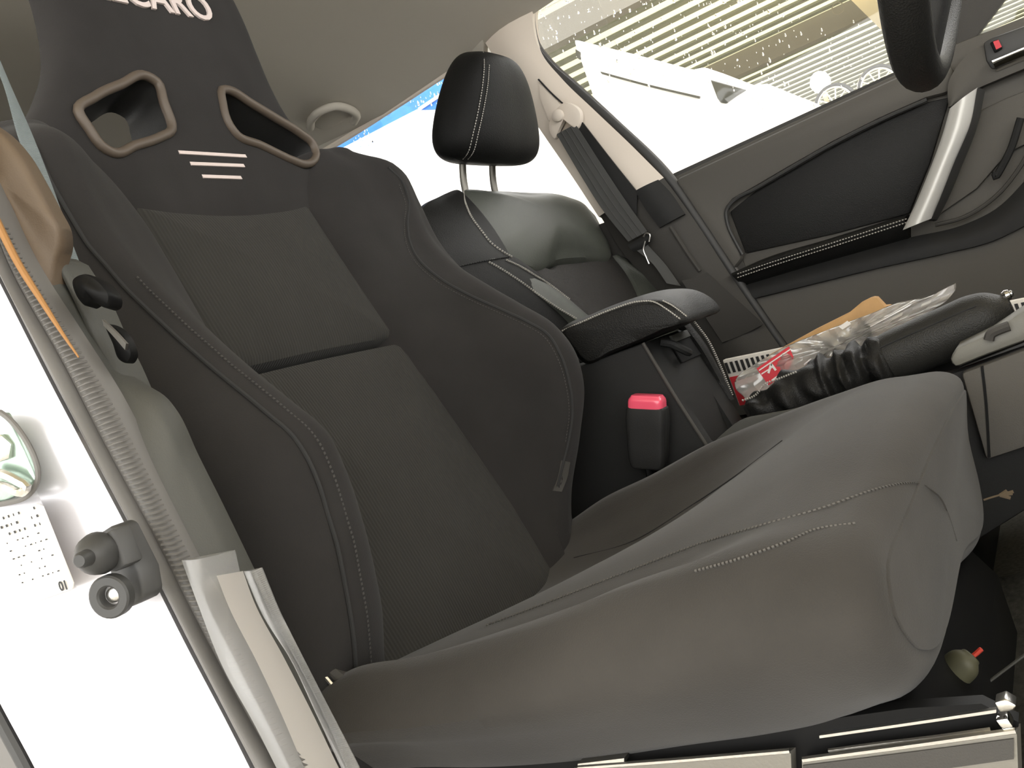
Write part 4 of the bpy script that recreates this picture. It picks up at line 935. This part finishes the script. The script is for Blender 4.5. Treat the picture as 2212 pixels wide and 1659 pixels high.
obj('blue_cover', loft([[(x, y, z) for y, z in ((3.52, t0[2]-.02), (3.50, t0[2]+.30), (3.65, t0[2]+.55), (4.1, t0[2]+.62), (4.6, t0[2]+.5), (4.68, t0[2]+.2), (4.68, t0[2]-.02), (4.1, t0[2]-.02))] for x in (-3.45, -3.1, -2.7, -2.3, -1.95)], 60, 20, .01), BLUE, tk)
obj('cover_flap', prism(ats([(835, 250), (856, 226), (882, 230), (905, 237), (950, 236), (985, 238), (1030, 242), (1050, 120), (1000, 110), (850, 190)], 3.485), (0, .02, 0)), BLUE, tk)
obj('cover_rope', tube(ats([(905, 236), (935, 216), (965, 196), (1000, 170)], 3.475), .008, 6, num=10), WHITEP, tk)
for x in (-3.0, -1.85): obj('truck_wheel', lathe((x, 3.52, -.12), (0, 1, 0), ((0, .20), (.01, .27), (.2, .27), (.21, .2)), 28), RUBBER, tk)
# carport with folded plate roof
cp = thing('carport', 'pale folded plate carport roof over the yard', 'carport', (0, 8.5, -.40))
ys, zs = [], []; y = 5.2; p_ = .28
while y < 13.5:
    for dy, z in ((0, 2.56), (.10, 2.56), (.14, 2.50), (.24, 2.50)): ys.append(y+dy); zs.append(z)
    y += p_
G = np.array([[(x, a, b) for a, b in zip(ys, zs)] for x in (-7, -3.5, 0, 3.5, 7)])
obj('roof_plate', grid(G), ROOFS, cp, recalc=False, angle=15)
rb_ = mesh('roof_rib', box((0, 0, 0), (7, 0, 0), (0, .045, 0), (0, 0, .008))); rb_.materials.append(RIBD)
for k in range(29):
    q = bpy.data.objects.new('roof_rib', rb_); COL.objects.link(q); q.parent = cp; q.location = V(0, 5.39 + k*.28, 2.49) - BASE[cp.name]
for yb in (5.3, 8.45, 13.2): obj('beam', box((0, yb, 2.42), (7, 0, 0), (0, .06, 0), (0, 0, .09)), BEAM, cp)
for xb in (-4.2, -.10, 4.4): obj('cross_beam', box((xb, 9.1, 2.30), (.06, 0, 0), (0, 4.1, 0), (0, 0, .06)), BEAMY, cp)
for xb in (-4.2, 4.4):
    for yb in (5.3, 13.2): obj('post', box((xb, yb, .95), (.06, 0, 0), (0, .06, 0), (0, 0, 1.36)), BEAM, cp)
obj('cable', tube(ats([(1420, 58), (1540, 34), (1640, 18), (1740, 2)], 7.6), .006, 6, num=14), BEAM, cp)
rg = at(1810, 18, 7.5); obj('hanging_ring', tube([rg + .042*V(math.cos(t), 0, math.sin(t)) for t in np.linspace(0, 2*math.pi, 24, endpoint=False)], .004, 6, closed=True), BEAM, cp)
o = struct('wall_back', box((0, 13.6, 1.0), (9, 0, 0), (0, .05, 0), (0, 0, 1.42)), BEAM); tag(o, 'dim back wall of the carport', 'wall')
# tyre rack with two alloy wheels
r0 = at(1812, 232, 6.0); r1 = at(1905, 188, 6.0)
rk = thing('storage_rack', 'dark storage rack under the carport carrying alloy wheels', 'rack', (r0[0]+.2, 6.1, -.40))
zt = min(r0[2], r1[2]) - .10
obj('shelf', box((r0[0]+.4, 6.15, zt-.02), (.9, 0, 0), (0, .25, 0), (0, 0, .02)), BEAM, rk)
for dx in (-.85, .85):
    for dy in (-.22, .22): obj('leg', box((r0[0]+.4+dx, 6.15+dy, (zt-.04-.40)/2), (.025, 0, 0), (0, .025, 0), (0, 0, (zt-.04+.40)/2)), BEAM, rk)
for k, (px, py) in enumerate(((1806, 226), (1900, 186))):
    c_ = at(px, py, 6.1); c_[2] = zt + .135
    w = thing('alloy_wheel', ('pale alloy wheel on the rack nearer the van', 'pale alloy wheel on the rack nearer the steering wheel')[k], 'wheel', c_ - V(0, 0, .135), 'alloy wheels on the rack')
    obj('tyre', tube([c_ + .118*V(math.cos(t), 0, math.sin(t)) for t in np.linspace(0, 2*math.pi, 40, endpoint=False)], .016, 8, closed=True), RUBBER, w)
    obj('rim', tube([c_ + V(0, -.02, 0) + .105*V(math.cos(t), 0, math.sin(t)) for t in np.linspace(0, 2*math.pi, 40, endpoint=False)], .006, 8, closed=True), ALLOY, w)
    for a in range(10):
        t = a*2*math.pi/10; obj('spoke', tube([c_ + V(0, -.022, 0), c_ + V(.10*math.cos(t), -.022, .10*math.sin(t))], .005, 6), ALLOY, w)
lc = at(1772, 178, 6.6)
lp = thing('work_lamp', 'glowing warm work lamp standing under the carport', 'lamp', (lc[0], lc[1], -.40))
obj('bulb', lathe(lc - V(0, 0, .07), (0, 0, 1), ((0, .02), (.02, .05), (.07, .07), (.12, .05), (.14, .02)), 20), LAMPM, lp)
obj('stand', tube([V(lc[0], lc[1], -.40), lc - V(0, 0, .07)], .015, 8), BEAM, lp)
